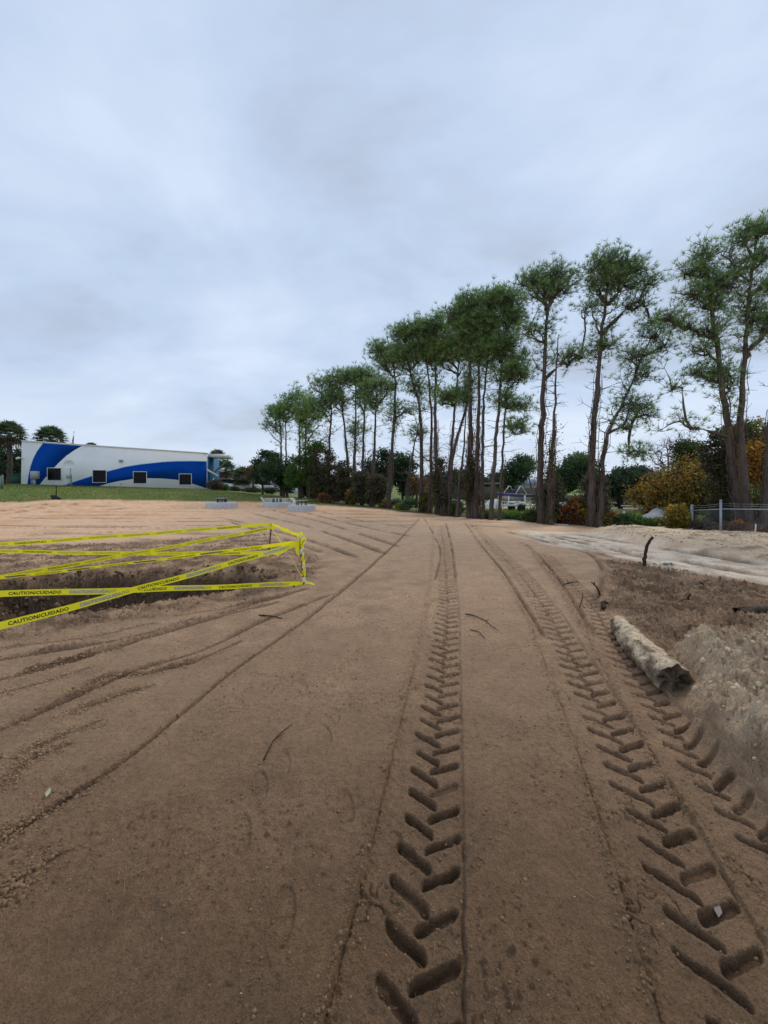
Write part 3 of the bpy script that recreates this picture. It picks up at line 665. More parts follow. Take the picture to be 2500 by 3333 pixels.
    if dead < 1:
        mb.build('branch', M_twig, root, smooth=True)['kind'] = 'stuff'
        m = len(C); g = GREENS[green] * 0 + GREENS[rng.choice(4, m, p=[0.4, 0.3, 0.2, 0.1])] * 0.5 + GREENS[green] * 0.5
        g = g * rng.uniform(0.75, 1.25, (m, 1))
        mb = MB(); needle(mb, C, tipdir, needles, nl, nw, g); mb.build('crown', M_leaf, root)
    else: mb.build('branch', M_twig, root, smooth=True)['kind'] = 'stuff'
    if vines: add_vines(root, T, rad, vines, ivy)
    return root
def needle(mb, C, D, K, L, Wd_, col):
    m = len(C); C = np.repeat(C, K, 0); D = np.repeat(D, K, 0); d = D * 0.8 + unit(m * K) * 0.75; d[:, 2] += 0.08
    d /= np.linalg.norm(d, axis=1, keepdims=True); s = np.cross(d, unit(m * K)); s /= np.linalg.norm(s, axis=1, keepdims=True) + 1e-9
    LL = L * rng.uniform(0.7, 1.15, (m * K, 1))
    V = np.stack([C - s * Wd_ * 0.5 + d * 0.02, C + s * Wd_ * 0.5 + d * 0.02, C + d * LL], 1)
    mb.add(V.reshape(-1, 3), np.arange(m * K * 3).reshape(-1, 3), np.repeat(np.repeat(col, K, 0), 3, 0))
def leaves(mb, C, size, col, flat=0.0):
    m = len(C); n = unit(m); n[:, 2] += flat; n /= np.linalg.norm(n, axis=1, keepdims=True)
    a = np.cross(n, unit(m)); a /= np.linalg.norm(a, axis=1, keepdims=True) + 1e-9; b = np.cross(n, a)
    s = (np.broadcast_to(size, (m,)) * rng.uniform(0.6, 1.3, m))[:, None]
    V = np.stack([C - a * s, C - b * s * 0.5, C + a * s, C + b * s * 0.5], 1)
    mb.add(V.reshape(-1, 3), np.arange(m * 4).reshape(-1, 4), np.repeat(col, 4, 0))
def add_vines(root, T, rad, n, ivy=0):
    """brown creepers hanging on the lower stem, a few with leaves"""
    n = int(n * .75); mb = MB(); top = int(len(T) * 0.62); A = []; B = []
    for k in range(n):
        i1 = rng.integers(3, top); i0 = max(0, i1 - rng.integers(3, 11)); a = rng.uniform(0, 6.28); o = rng.uniform(1.0, 1.9)
        pts = []
        for i in range(i0, i1 + 1):
            a += rng.normal(0, 0.5); r = rad[i] * o * .9 + 0.01 + abs(rng.normal(0, 0.04))
            pts.append(T[i] + np.array([math.cos(a) * r, math.sin(a) * r, rng.uniform(-.1, .1)]))
        pts = np.array(pts); A.append(pts[:-1]); B.append(pts[1:])
    A = np.vstack(A); B = np.vstack(B)
    mb.sticks(A, B, 0.014, 0.014, np.array([0.15, 0.11, 0.085]) * rng.uniform(0.6, 1.5, (len(A), 1)))
    mb.build('creeper', M_twig, root)['kind'] = 'stuff'
    m = len(A) * (5 if ivy else 2); C = A[rng.integers(0, len(A), m)] + rng.normal(0, 0.09 if not ivy else 0.15, (m, 3))
    if ivy: col = np.array([[0.05, 0.085, 0.025], [0.09, 0.10, 0.03], [0.10, 0.06, 0.03]])[rng.integers(0, 3, m)]
    else: col = np.array([[0.10, 0.06, 0.035], [0.07, 0.05, 0.03], [0.04, 0.05, 0.02]])[rng.integers(0, 3, m)]
    mb = MB(); leaves(mb, C, 0.05, col * rng.uniform(0.7, 1.3, (m, 1))); mb.build('creeper_leaves', M_leaf, root)
def tree(nm, label, u, v, Y, blobs, npad, leaf, pal, tr=0.14, lpp=60, pr=0.5, group=None, cat='tree', low=None, bark=(0.075, 0.055, 0.042), stems=1, spread=0.5, flat=0.3, rise=0.3, vb=None):
    s = Y / FS; b0 = P3(u, v, Y); X = b0[0]; z0 = H(X, Y)
    root = empty(nm, (X, Y, z0), label, cat, group)
    W = np.array([b[2] * b[3] for b in blobs], float); W /= W.sum(); pads = []
    for k in range(npad):
        b = blobs[rng.choice(len(blobs), p=W)]; d = unit(1)[0] * rng.uniform(0.2, 1.0) ** 0.45; c = P3(b[0], b[1], Y)
        pads.append(c + np.array([d[0] * b[2] * s, d[1] * b[2] * s * 0.9, d[2] * b[3] * s]))
    pads = np.array(pads); pads[:, 2] = np.maximum(pads[:, 2], z0 + 0.15)
    top = pads[:, 2].max(); cxy = pads[:, :2].mean(0)
    mb = MB(); mb2 = MB()
    for st in range(stems):
        off = rng.normal(0, spread * 0.4, 2) if st else np.zeros(2)
        e = np.array([*(cxy + off * 2), z0 + (top - z0) * 0.8])
        T = dense(np.array([[X + off[0] * 0.3, Y + off[1] * 0.3, z0 - 0.1], [X + off[0], Y + off[1], z0 + (top - z0) * 0.3], e]), max(0.3, (top - z0) / 14))
        mb.tube(T, np.linspace(tr, tr * 0.25, len(T)), 8, np.array(bark) * rng.uniform(.9, 1.1), jitter=0.06)
        mine = pads[st::stems]
        nodes, limbs, cnt = skeleton(T, mine, z0 + (top - z0) * (0.2 if low is None else low), rise)
        for ids in limbs:
            r = 0.014 * np.sqrt(cnt[ids] + 0.4) * (tr / 0.14); mb2.tube(nodes[ids], np.minimum(r, tr * 0.55), 4, np.array(bark), cap=False)
    mb.build('trunk', M_bark, root, smooth=True)
    n = len(pads) * lpp; C = np.repeat(pads, lpp, 0) + unit(n) * (rng.uniform(0, 1, (n, 1)) ** 0.5) * pr * np.array([1, 1, 0.7])
    tw = len(pads) * 5; pi_ = rng.integers(0, len(pads), tw); mb2.sticks(pads[pi_], pads[pi_] + unit(tw) * pr * 0.8, 0.012, 0.004, np.array(bark) * 1.1)
    mb2.build('branch', M_twig, root, smooth=True)['kind'] = 'stuff'
    pal = np.array(pal); pc = pal[rng.integers(0, len(pal), len(pads))]
    col = np.repeat(pc, lpp, 0) * 0.6 + pal[rng.integers(0, len(pal), n)] * 0.4; col = col * rng.uniform(0.7, 1.3, (n, 1))
    C[:, 2] = np.maximum(C[:, 2], z0 + 0.03)
    if lpp: mb = MB(); leaves(mb, C, leaf, col, flat); mb.build('crown', M_leaf, root)
    return root

# ---- the row of pines. numbers read on two enlargements of the photograph
def z4(x, y): return (850 + x / 1.952, 850 + y / 1.952)
def z5(x, y): return (1600 + x / 1.843, 700 + y / 1.843)
def B4(x, y, rx, ry): return (*z4(x, y + .38 * ry), rx / 1.952 * 1.3, ry / 1.952 * 1.4)
def B5(x, y, rx, ry): return (*z5(x, y), rx / 1.843, ry / 1.843)
PN = 'pines in the row along the dirt lot'
def T4(*p): return [z4(*q) for q in p]
def T5(*p): return [z5(*q) for q in p]
k48 = dict(tpp=6, needles=9, nl=0.42, nw=0.055)
pine('leftmost pine of the row, low rounded crown above dark bushes', T4((128, 1560), (126, 1250), (128, 1100), (105, 900)), [B4(100, 960, 65, 85), B4(70, 1040, 45, 45)], 46, 0.27, 42, z4(0, 1180)[1], green=1, vines=5, **k48)
pine('slim pine just right of the leftmost pine, crown reaching over it', T4((165, 1560), (158, 1250), (155, 1000), (150, 870)), [B4(160, 930, 55, 70)], 45, 0.22, 30, z4(0, 1150)[1], green=1, vines=5, **k48)
pine('second big rounded crown from the left end of the row', T4((262, 1560), (246, 1300), (243, 1050), (238, 820)), [B4(240, 870, 75, 75), B4(280, 990, 45, 80)], 43, 0.27, 50, z4(0, 1120)[1], green=1, vines=5, **k48)
pine('pine with low bright green side tufts behind the left bushes', T4((300, 1560), (284, 1250), (282, 1000), (320, 850)), [B4(320, 960, 70, 110), B4(290, 1100, 50, 50)], 41, 0.24, 50, z4(0, 1200)[1], green=3, vines=6, **k48)
k38 = dict(tpp=6, needles=10, nl=0.36, nw=0.042)
pine('pine over the brown vine thicket with wide drooping left limb', T4((432, 1560), (430, 1300), (436, 1100), (448, 950), (430, 720)), [B4(410, 770, 85, 80), B4(370, 900, 55, 60), B4(440, 870, 70, 50)], 38, 0.27, 62, z4(0, 1180)[1], vines=18, **k38)
pine('forked pine bending left above the vine thicket', T4((558, 1540), (552, 1330), (535, 1100), (520, 950), (500, 720)), [B4(500, 740, 65, 65), B4(480, 850, 60, 60)], 36.5, 0.27, 46, z4(0, 1000)[1], vines=16, **k38)
pine('straight pine whose flat crown tops the left third of the row', T4((590, 1545), (593, 1300), (600, 1000), (600, 690)), [B4(590, 720, 75, 70), B4(600, 1080, 25, 120)], 35.5, 0.25, 46, z4(0, 1150)[1], vines=14, **k38)
pine('pine with twin stems leaning together over the shrubs', T4((640, 1545), (645, 1300), (655, 1000), (660, 680)), [B4(660, 720, 70, 75), B4(640, 860, 50, 70)], 34.5, 0.24, 46, z4(0, 1100)[1], vines=12, **k38)
pine('pale stemmed pine with sparse crown, first of the middle group', T4((708, 1562), (712, 1350), (722, 1100), (732, 860), (730, 760)), [B4(740, 780, 80, 75), B4(700, 900, 45, 50)], 32.5, 0.27, 46, z4(0, 1150)[1], vines=14, **k38)
k30 = dict(tpp=7, needles=11, nl=0.32, nw=0.034)
pine('pine wrapped in green growth with crown spreading far to the left', T4((810, 1572), (820, 1350), (845, 1000), (858, 760), (830, 600), (800, 480)), [B4(770, 560, 85, 80), B4(840, 620, 80, 90), B4(850, 940, 22, 110), B4(900, 940, 60, 40)], 30, 0.27, 78, z4(0, 1080)[1], vines=18, ivy=1, **k30)
pine('bare vine covered stem leaning right, half dead', T4((922, 1560), (935, 1400), (965, 1200), (1000, 1030)), [B4(990, 1080, 30, 60)], 29.3, 0.20, 9, z4(0, 1200)[1], vines=26, **k30)
pine('stout dark stem with crown bending left, beside the small palmetto', T4((1016, 1592), (1022, 1350), (1018, 1100), (1005, 900), (950, 720), (905, 500)), [B4(890, 450, 55, 70), B4(930, 580, 90, 90), B4(990, 800, 40, 50)], 27.5, 0.28, 74, z4(0, 980)[1], vines=8, **k30)
pine('thin pine between the stout dark stem and the vine draped trunks', T4((1070, 1590), (1078, 1350), (1086, 1000), (1060, 700), (1020, 420)), [B4(1000, 430, 75, 85), B4(1040, 560, 60, 80)], 27, 0.21, 56, z4(0, 900)[1], vines=12, **k30)
pine('pine draped in brown vines half way up, upright crown', T4((1118, 1590), (1112, 1350), (1105, 1000), (1110, 700), (1100, 380)), [B4(1095, 400, 80, 80), B4(1120, 540, 70, 110)], 26.5, 0.27, 66, z4(0, 850)[1], vines=30, **k30)
pine('slender pine leaning right through the middle crowns', T4((1182, 1600), (1200, 1300), (1225, 1000), (1262, 600), (1285, 420)), [B4(1240, 440, 60, 60), B4(1180, 560, 70, 90), B4(1160, 850, 50, 60)], 26, 0.20, 62, z4(0, 950)[1], vines=12, green=3, **k30)
pine('curved dark pine swinging right then upright before the mid gap', T4((1192, 1604), (1195, 1400), (1220, 1230), (1262, 1050), (1305, 960), (1325, 700), (1320, 480)), [B4(1290, 520, 60, 80), B4(1200, 860, 60, 50)], 25.3, 0.22, 40, z4(0, 900)[1], vines=12, **k30)
pine('broken crooked snag with long bare limb reaching left', T4((1160, 1602), (1158, 1450), (1150, 1320), (1060, 1270), (960, 1180)), [B4(1000, 1230, 40, 30)], 25.2, 0.15, 4, z4(0, 1330)[1], vines=30, dead=1, needles=1, tpp=2)
pine('tall thick pine carrying the highest crown of the middle group', T4((1328, 1628), (1330, 1350), (1328, 1000), (1325, 650), (1345, 260)), [B4(1335, 250, 75, 75), B4(1250, 330, 70, 70), B4(1350, 420, 100, 120)], 24, 0.30, 100, z4(0, 820)[1], vines=34, **k30)
pine('thick pine close beside the tallest middle pine, sharing its vines', T4((1362, 1630), (1372, 1300), (1384, 900), (1385, 600), (1400, 400)), [B4(1390, 380, 70, 80), B4(1430, 560, 70, 90)], 23.6, 0.27, 54, z4(0, 820)[1], vines=34, **k30)
pine('crooked thin pine with low fork left of the two thick trunks', T4((1243, 1622), (1256, 1400), (1290, 1200), (1300, 1000), (1318, 800)), [B4(1300, 860, 30, 70)], 24.6, 0.15, 12, z4(0, 950)[1], vines=8, **k30)
pine('narrow pine behind the two thick vine draped trunks', T4((1408, 1628), (1408, 1300), (1412, 900), (1450, 500), (1470, 250)), [B4(1480, 240, 60, 75), B4(1450, 400, 60, 80)], 23, 0.17, 50, z4(0, 800)[1], vines=10, **k30)
pine('pine with clear stem and broad crown right of the thick pair', T4((1462, 1634), (1480, 1300), (1510, 950), (1525, 700), (1555, 400), (1560, 240)), [B4(1560, 240, 80, 70), B4(1590, 360, 60, 90), B4(1530, 520, 70, 90), B4(1630, 620, 40, 80)], 22.4, 0.21, 84, z4(0, 860)[1], vines=6, **k30)
pine('slight pine with drooping lower right limbs before the first gap', T4((1508, 1642), (1530, 1350), (1540, 1100), (1560, 850), (1600, 600)), [B4(1600, 700, 50, 80), B5(150, 1150, 90, 60), B5(160, 1280, 60, 70), B5(170, 960, 60, 70), B5(60, 1100, 60, 60)], 21.8, 0.15, 58, z5(0, 1250)[1], vines=8, tpp=8, needles=12, nl=0.28, nw=0.026)
k20 = dict(tpp=6, needles=14, nl=0.25, nw=0.024)
pine('free standing umbrella shaped pine with forked limbs, left of the dead stem', T5((300, 1830), (292, 1500), (305, 1150), (322, 900), (325, 700), (350, 480), (355, 350)), [B5(350, 370, 165, 65), B5(230, 420, 80, 70), B5(460, 430, 85, 75), B5(330, 480, 120, 90), B5(570, 560, 45, 55), B5(225, 700, 60, 60), B5(500, 850, 90, 55), B5(430, 900, 50, 30)], 20.5, 0.27, 118, z5(0, 980)[1], vines=22, ivy=1, **k20)
pine('dead thin stem with snapped top covered in green and brown creepers', T5((352, 1850), (360, 1500), (378, 1200), (388, 950), (398, 740)), [B5(400, 850, 40, 60)], 20, 0.16, 5, z5(0, 1250)[1], vines=60, dead=1, ivy=1, needles=1, tpp=2)
pine('tall free standing pine with the roundest dense crown', T5((600, 1850), (602, 1500), (622, 1150), (650, 850), (668, 650), (690, 450), (705, 280)), [B5(690, 290, 120, 80), B5(600, 340, 70, 70), B5(820, 330, 110, 70), B5(930, 420, 80, 80), B5(720, 430, 150, 110), B5(880, 540, 90, 70), B5(580, 560, 40, 50), B5(700, 780, 60, 40), B5(610, 820, 40, 30), B5(960, 640, 60, 40)], 19.6, 0.27, 150, z5(0, 930)[1], vines=26, **k20)
pine('forked pine leaning right with tufts down its right side', T5((648, 1860), (668, 1500), (695, 1300), (760, 1180), (850, 1000), (900, 850), (960, 730)), [B5(960, 740, 110, 45), B5(1030, 800, 50, 50), B5(870, 850, 80, 60), B5(900, 960, 60, 60), B5(850, 1150, 100, 70), B5(900, 1200, 60, 50), B5(800, 1270, 60, 40), B5(880, 1430, 90, 40), B5(780, 1000, 50, 50), B5(700, 1120, 30, 30)], 19.2, 0.18, 84, z5(0, 1330)[1], vines=26, **k20)
pine('irregular pine with long layered limbs reaching left above the fence', T5((1500, 1880), (1450, 1550), (1410, 1200), (1370, 950), (1345, 700), (1300, 450), (1270, 250)), [B5(1280, 240, 60, 45), B5(1230, 340, 90, 60), B5(1200, 480, 80, 60), B5(1350, 420, 80, 70), B5(1330, 540, 90, 60), B5(1070, 620, 60, 40), B5(1160, 660, 90, 45), B5(1280, 700, 90, 50), B5(1060, 900, 50, 30), B5(1250, 820, 70, 60), B5(1230, 950, 70, 40), B5(1110, 1050, 70, 45), B5(1350, 960, 90, 70), B5(1130, 1220, 60, 40), B5(1220, 1280, 60, 30), B5(1010, 1290, 40, 30), B5(1430, 1000, 50, 60)], 17.5, 0.27, 170, z5(0, 1320)[1], vines=24, tpp=6, needles=14, nl=0.24, nw=0.022)
pine('tallest pine at the right edge with heavy open crown behind the fence', T5((1560, 1880), (1505, 1500), (1497, 1250), (1515, 900), (1530, 650), (1555, 400), (1590, 150)), [B5(1560, 110, 110, 60), B5(1660, 110, 90, 60), B5(1480, 180, 60, 60), B5(1400, 230, 60, 40), B5(1640, 260, 110, 60), B5(1700, 420, 100, 80), B5(1480, 300, 80, 40), B5(1620, 620, 70, 60), B5(1700, 680, 90, 60), B5(1420, 440, 60, 50), B5(1560, 560, 80, 50)], 17.2, 0.23, 130, z5(0, 900)[1], vines=14, tpp=6, needles=14, nl=0.24, nw=0.022)
pine('thick trunk cut by the right edge of the view behind the fence', T5((1640, 1890), (1660, 1500), (1690, 1100), (1760, 700), (1800, 350)), [B5(1850, 400, 120, 150), B5(1800, 600, 80, 80)], 16.8, 0.30, 50, z5(0, 800)[1], vines=10, tpp=9, needles=12, nl=0.26, nw=0.026)

# ---- broadleaf trees and thicket
dk = [(0.050, 0.085, 0.045), (0.066, 0.110, 0.050), (0.040, 0.070, 0.038)]
md = [(0.065, 0.12, 0.032), (0.085, 0.15, 0.038), (0.05, 0.10, 0.03)]
br = [(0.10, 0.21, 0.03), (0.07, 0.17, 0.025), (0.13, 0.24, 0.04)]
au = [(0.50, 0.19, 0.03), (0.44, 0.27, 0.04), (0.20, 0.20, 0.04), (0.52, 0.32, 0.04), (0.13, 0.16, 0.04)]
bn = [(0.15, 0.10, 0.07), (0.11, 0.08, 0.055), (0.17, 0.125, 0.09)]
ol = [(0.07, 0.085, 0.03), (0.05, 0.07, 0.025), (0.11, 0.10, 0.03)]
tree('oak_tree', 'dark round leafed tree beside the white house, leftmost of the bushes', 855, 1615, 44, [(870, 1500, 42, 34), (850, 1540, 35, 30)], 60, 0.13, dk, lpp=75, pr=0.7)
tree('oak_tree', 'dark spreading tree between the leftmost dark tree and the bright green one', 920, 1620, 41, [(905, 1535, 60, 42), (940, 1560, 35, 35)], 80, 0.13, dk + [md[0]], lpp=75, pr=0.7, stems=3)
tree('oak_tree', 'bright green feathery tree left of the brown vine thicket', 975, 1622, 38, [(1000, 1480, 38, 34), (985, 1520, 45, 40), (965, 1560, 35, 30), (1035, 1460, 26, 20)], 90, 0.10, br + md, lpp=85, pr=0.6, stems=2)
V_ = 'brown vine thickets between the pines'
for i, (u, v, Y, bl, lab) in enumerate([
    (1035, 1628, 37, [(1035, 1530, 30, 70), (1040, 1590, 30, 30)], 'brown vine thicket right of the bright green tree'),
    (1075, 1632, 36.5, [(1072, 1535, 30, 75), (1080, 1600, 30, 30)], 'brown peaked vine heap beneath the drooping limb'),
    (1125, 1635, 36, [(1122, 1555, 32, 60), (1130, 1605, 30, 28)], 'tangled brown thicket left of the yellow shrub'),
    (1180, 1640, 34, [(1180, 1575, 26, 45), (1190, 1610, 26, 25)], 'low brown thicket around the middle thin trunks'),
    (1235, 1650, 32, [(1230, 1590, 25, 45)], 'brown tangle behind the pale stemmed pine'),
    (1430, 1665, 25.5, [(1430, 1560, 14, 70), (1440, 1620, 18, 30)], 'brown hanging vines round the crooked snag'),
    (1545, 1675, 24, [(1535, 1560, 16, 100), (1545, 1640, 18, 25)], 'brown vine curtain on the two thick trunks'),
    (1830, 1695, 21, [(1795, 1600, 22, 60), (1770, 1640, 20, 40)], 'brown creepers between the umbrella pine and the dead stem'),
    (1945, 1700, 20, [(1935, 1600, 26, 50), (1950, 1650, 24, 30)], 'brown creepers below the leaning forked pine'),
    (2345, 1725, 18.5, [(2330, 1480, 42, 75), (2345, 1580, 40, 70), (2350, 1660, 36, 40)], 'dark brown vine mass left of the two leaning trunks at the fence')]):
    tree('vine_thicket', lab, u, v, Y, bl, 85 if i < 9 else 120, 0.10 if i < 5 else 0.065, bn + ol + (dk if i % 2 else [md[2]]), tr=0.06, lpp=48 if i < 9 else 75, pr=0.5 if i < 9 else 0.35, group=V_, cat='thicket', stems=3, spread=0.5, rise=1.0)
# dark understorey between the stems, green trees beyond
tree('oak_tree', 'dense dark tree filling the gap behind the left middle pines', 1240, 1635, 46, [(1240, 1530, 55, 60), (1200, 1570, 40, 45)], 110, 0.14, dk, lpp=75, pr=0.9, stems=2)
tree('oak_tree', 'dark green tree behind the ivy wrapped pine', 1310, 1640, 44, [(1310, 1530, 42, 60), (1330, 1580, 30, 40)], 90, 0.14, dk + [md[2]], lpp=75, pr=0.8, stems=2)
for (u_, v_, Y_, w_, h_, p_, l_) in [(1095, 1632, 47, 45, 34, dk, 'dark low tree behind the peaked vine heap'), (1170, 1634, 47, 45, 40, dk + [md[2]], 'dark bushy tree behind the forked pine'), (1430, 1650, 40, 40, 26, md + dk, 'mid green bushy tree behind the stout dark stem'), (1010, 1628, 44, 35, 30, md, 'green bushy tree behind the bright feathery tree')]:
    tree('oak_tree', l_, u_, v_, Y_, [(u_, v_ - 55, w_, h_), (u_ + 8, v_ - 28, w_ * .8, 24)], 80, 0.13, p_, lpp=60, pr=0.7, stems=3)
tree('maple_tree', 'small orange tinted tree right of the ivy wrapped pine', 1355, 1650, 36, [(1365, 1575, 24, 35)], 36, 0.09, [au[0], bn[0], ol[0]], lpp=40, pr=0.6)
BG = 'trees beyond the boat yard'
tree('oak_tree', 'rounded open green tree beyond the blue roofed sheds', 1668, 1628, 55, [(1690, 1530, 45, 45), (1650, 1560, 35, 30)], 90, 0.16, md + dk, lpp=60, pr=0.9, group=BG, stems=2)
tree('oak_tree', 'light green feathery tree peeking above the rounded tree', 1730, 1625, 62, [(1715, 1510, 35, 26)], 40, 0.15, [(0.11, 0.17, 0.05), (0.08, 0.13, 0.04)], lpp=50, pr=0.8, group=BG)
tree('oak_tree', 'dark green tree right behind the umbrella pine', 1830, 1640, 42, [(1840, 1560, 45, 50), (1870, 1520, 40, 35)], 90, 0.14, md + dk, lpp=70, pr=0.9, group=BG, stems=2)
tree('oak_tree', 'yellow green topped tree behind the round crowned pine', 1910, 1640, 46, [(1885, 1500, 42, 20), (1900, 1540, 55, 40)], 80, 0.14, br + md, lpp=60, pr=0.9, group=BG, stems=2)
tree('oak_tree', 'large dark live oak spreading over the parked boats', 2020, 1640, 40, [(2030, 1570, 80, 42), (2080, 1555, 50, 35), (1985, 1585, 50, 35)], 170, 0.13, dk, lpp=85, pr=0.8, group=BG, stems=3)
tree('oak_tree', 'grey green distant tree left of the boat yard', 1490, 1630, 60, [(1490, 1560, 50, 30)], 60, 0.16, ol, lpp=50, pr=1.0, group=BG)
tree('oak_tree', 'distant dark tree behind the snag', 1420, 1625, 62, [(1420, 1570, 45, 28)], 60, 0.16, dk, lpp=50, pr=1.0, group=BG)
tree('oak_tree', 'distant dark tree line clump behind the carport', 1590, 1628, 66, [(1590, 1570, 50, 24)], 60, 0.17, dk + ol, lpp=50, pr=1.0, group=BG)
tree('oak_tree', 'hazy green clump beyond the live oak', 1960, 1628, 70, [(1950, 1580, 60, 26)], 60, 0.18, md, lpp=50, pr=1.0, group=BG)
AU = 'autumn trees at the right behind the fence'
tree('bare_tree', 'leafless purple grey tree above the orange leaves', 2180, 1650, 30, [(2180, 1480, 55, 60), (2210, 1430, 30, 30), (2160, 1540, 50, 40)], 120, 0.05, [(0.2, 0.11, 0.09)], lpp=5, pr=0.6, bark=(0.16, 0.13, 0.13), rise=0.6)
tree('autumn_tree', 'orange and olive leafed tree left of the end fence post', 2190, 1690, 25, [(2165, 1580, 60, 45), (2110, 1610, 50, 40), (2230, 1540, 45, 55), (2140, 1660, 60, 22), (2200, 1640, 50, 40)], 190, 0.08, au, lpp=32, pr=0.8, group=AU, cat='tree', stems=3)
tree('autumn_tree', 'yellow leafed bush tree hanging over the first fence post', 2260, 1700, 23, [(2260, 1610, 55, 55), (2290, 1560, 50, 50), (2230, 1645, 45, 40)], 150, 0.08, [au[1], au[2], au[3], ol[2]], lpp=32, pr=0.75, group=AU, cat='tree', stems=3)
tree('oak_tree', 'green topped tree rising behind the vine mass', 2240, 1660, 29, [(2240, 1470, 45, 35), (2250, 1520, 45, 35)], 80, 0.09, md + [ol[2]], lpp=60, pr=0.6, stems=2)
tree('autumn_tree', 'tall green and gold tree between the leaning trunks', 2420, 1680, 27, [(2430, 1420, 70, 45), (2440, 1500, 70, 70)], 190, 0.10, md + [au[1], au[4]], lpp=60, pr=0.7, group=AU, cat='tree', stems=2)
tree('autumn_tree', 'bright orange tree seen between the trunks at the right edge', 2460, 1690, 25, [(2450, 1530, 60, 60), (2480, 1470, 50, 40), (2400, 1560, 40, 50)], 170, 0.09, [au[0], au[3], (0.34, 0.16, 0.02)], lpp=34, pr=0.8, group=AU, cat='tree', stems=2)
tree('autumn_tree', 'green and yellow low tree behind the chain link fence', 2430, 1700, 22, [(2450, 1640, 70, 55), (2350, 1640, 60, 45)], 150, 0.08, md + ol + [au[1]], lpp=32, pr=0.8, group=AU, cat='tree', stems=3)
tree('autumn_tree', 'olive tree outside the right edge past the last trunk', 2620, 1700, 24, [(2620, 1560, 90, 110)], 120, 0.10, md + ol, lpp=50, pr=0.8, group=AU, cat='tree', stems=2)
# shrubs along the foot of the row
SH = 'shrubs along the foot of the pine row'
for (u, v, Y, hw, hh, pal, lab) in [
    (1055, 1634, 35.5, 22, 14, [au[0], bn[0]], 'rusty red weeds at the end of the lawn'),
    (1150, 1640, 34.5, 22, 26, [au[1], ol[0]], 'yellow tinged shrub in the shade of the left pines'),
    (1210, 1645, 33, 24, 24, dk + [au[4]], 'dark shrub at the foot of the pale stemmed pine'),
    (1255, 1655, 31, 20, 14, [au[0], md[0]], 'low red and green weeds right of the pale stemmed pine'),
    (1310, 1662, 29.5, 22, 12, [(0.26, 0.24, 0.03), br[0]], 'yellow green weeds left of the palmetto'),
    (1385, 1668, 27.5, 16, 38, [(0.26, 0.22, 0.03), ol[0]], 'yellow leafed shrub between the stout stem and thin pine'),
    (1480, 1678, 25.5, 30, 26, br + md, 'green shrub beside the curved dark pine'),
    (1600, 1690, 23.5, 36, 11, br + md, 'low green weeds right of the thick pair of trunks'),
    (1670, 1698, 22.3, 36, 12, br + md, 'green undergrowth with a strip of white edging before it'),
    (1735, 1700, 21.4, 26, 20, md + ol, 'olive undergrowth at the foot of the umbrella pine'),
    (1830, 1704, 20.7, 30, 30, [au[0], (0.25, 0.04, 0.03), ol[0], bn[0]], 'red leafed shrub right of the dead stem'),
    (1880, 1706, 20.4, 30, 46, [(0.28, 0.06, 0.03), au[0], ol[2], bn[0]], 'tall red and orange shrub left of the round crowned pine'),
    (1925, 1710, 20.0, 35, 50, [au[1], ol[2], md[0]], 'gold and green shrub around the two leaning stems'),
    (1985, 1716, 19.4, 38, 26, [(0.30, 0.08, 0.04), au[1], md[0]], 'orange tipped shrub just right of the leaning forked pine'),
    (2040, 1720, 18.9, 36, 22, md + dk, 'dark green shrub before the white pipe'),
    (2095, 1724, 18.4, 36, 19, md + br, 'green shrub in front of the white sand heap'),
    (2150, 1728, 18.0, 32, 19, md + [au[1]], 'green and gold shrub below the white sand heap'),
    (2205, 1728, 17.8, 26, 44, [au[1], (0.22, 0.19, 0.03)], 'yellow shrub beside the end fence post'),
    (2290, 1740, 17.2, 40, 22, bn + [ol[0]], 'brown brush at the foot of the fence'),
    (2420, 1748, 16.6, 50, 24, bn + [au[0]], 'rusty brush under the leaning trunks')]:
    tree('shrub', lab, u, v, Y, [(u, v - hh * 0.9, hw, hh)], int(26 + hw * hh / 50), 0.07, pal, tr=0.02, lpp=46, pr=0.3, group=SH, cat='shrub', stems=4, spread=0.8, low=0.0, rise=0.8)

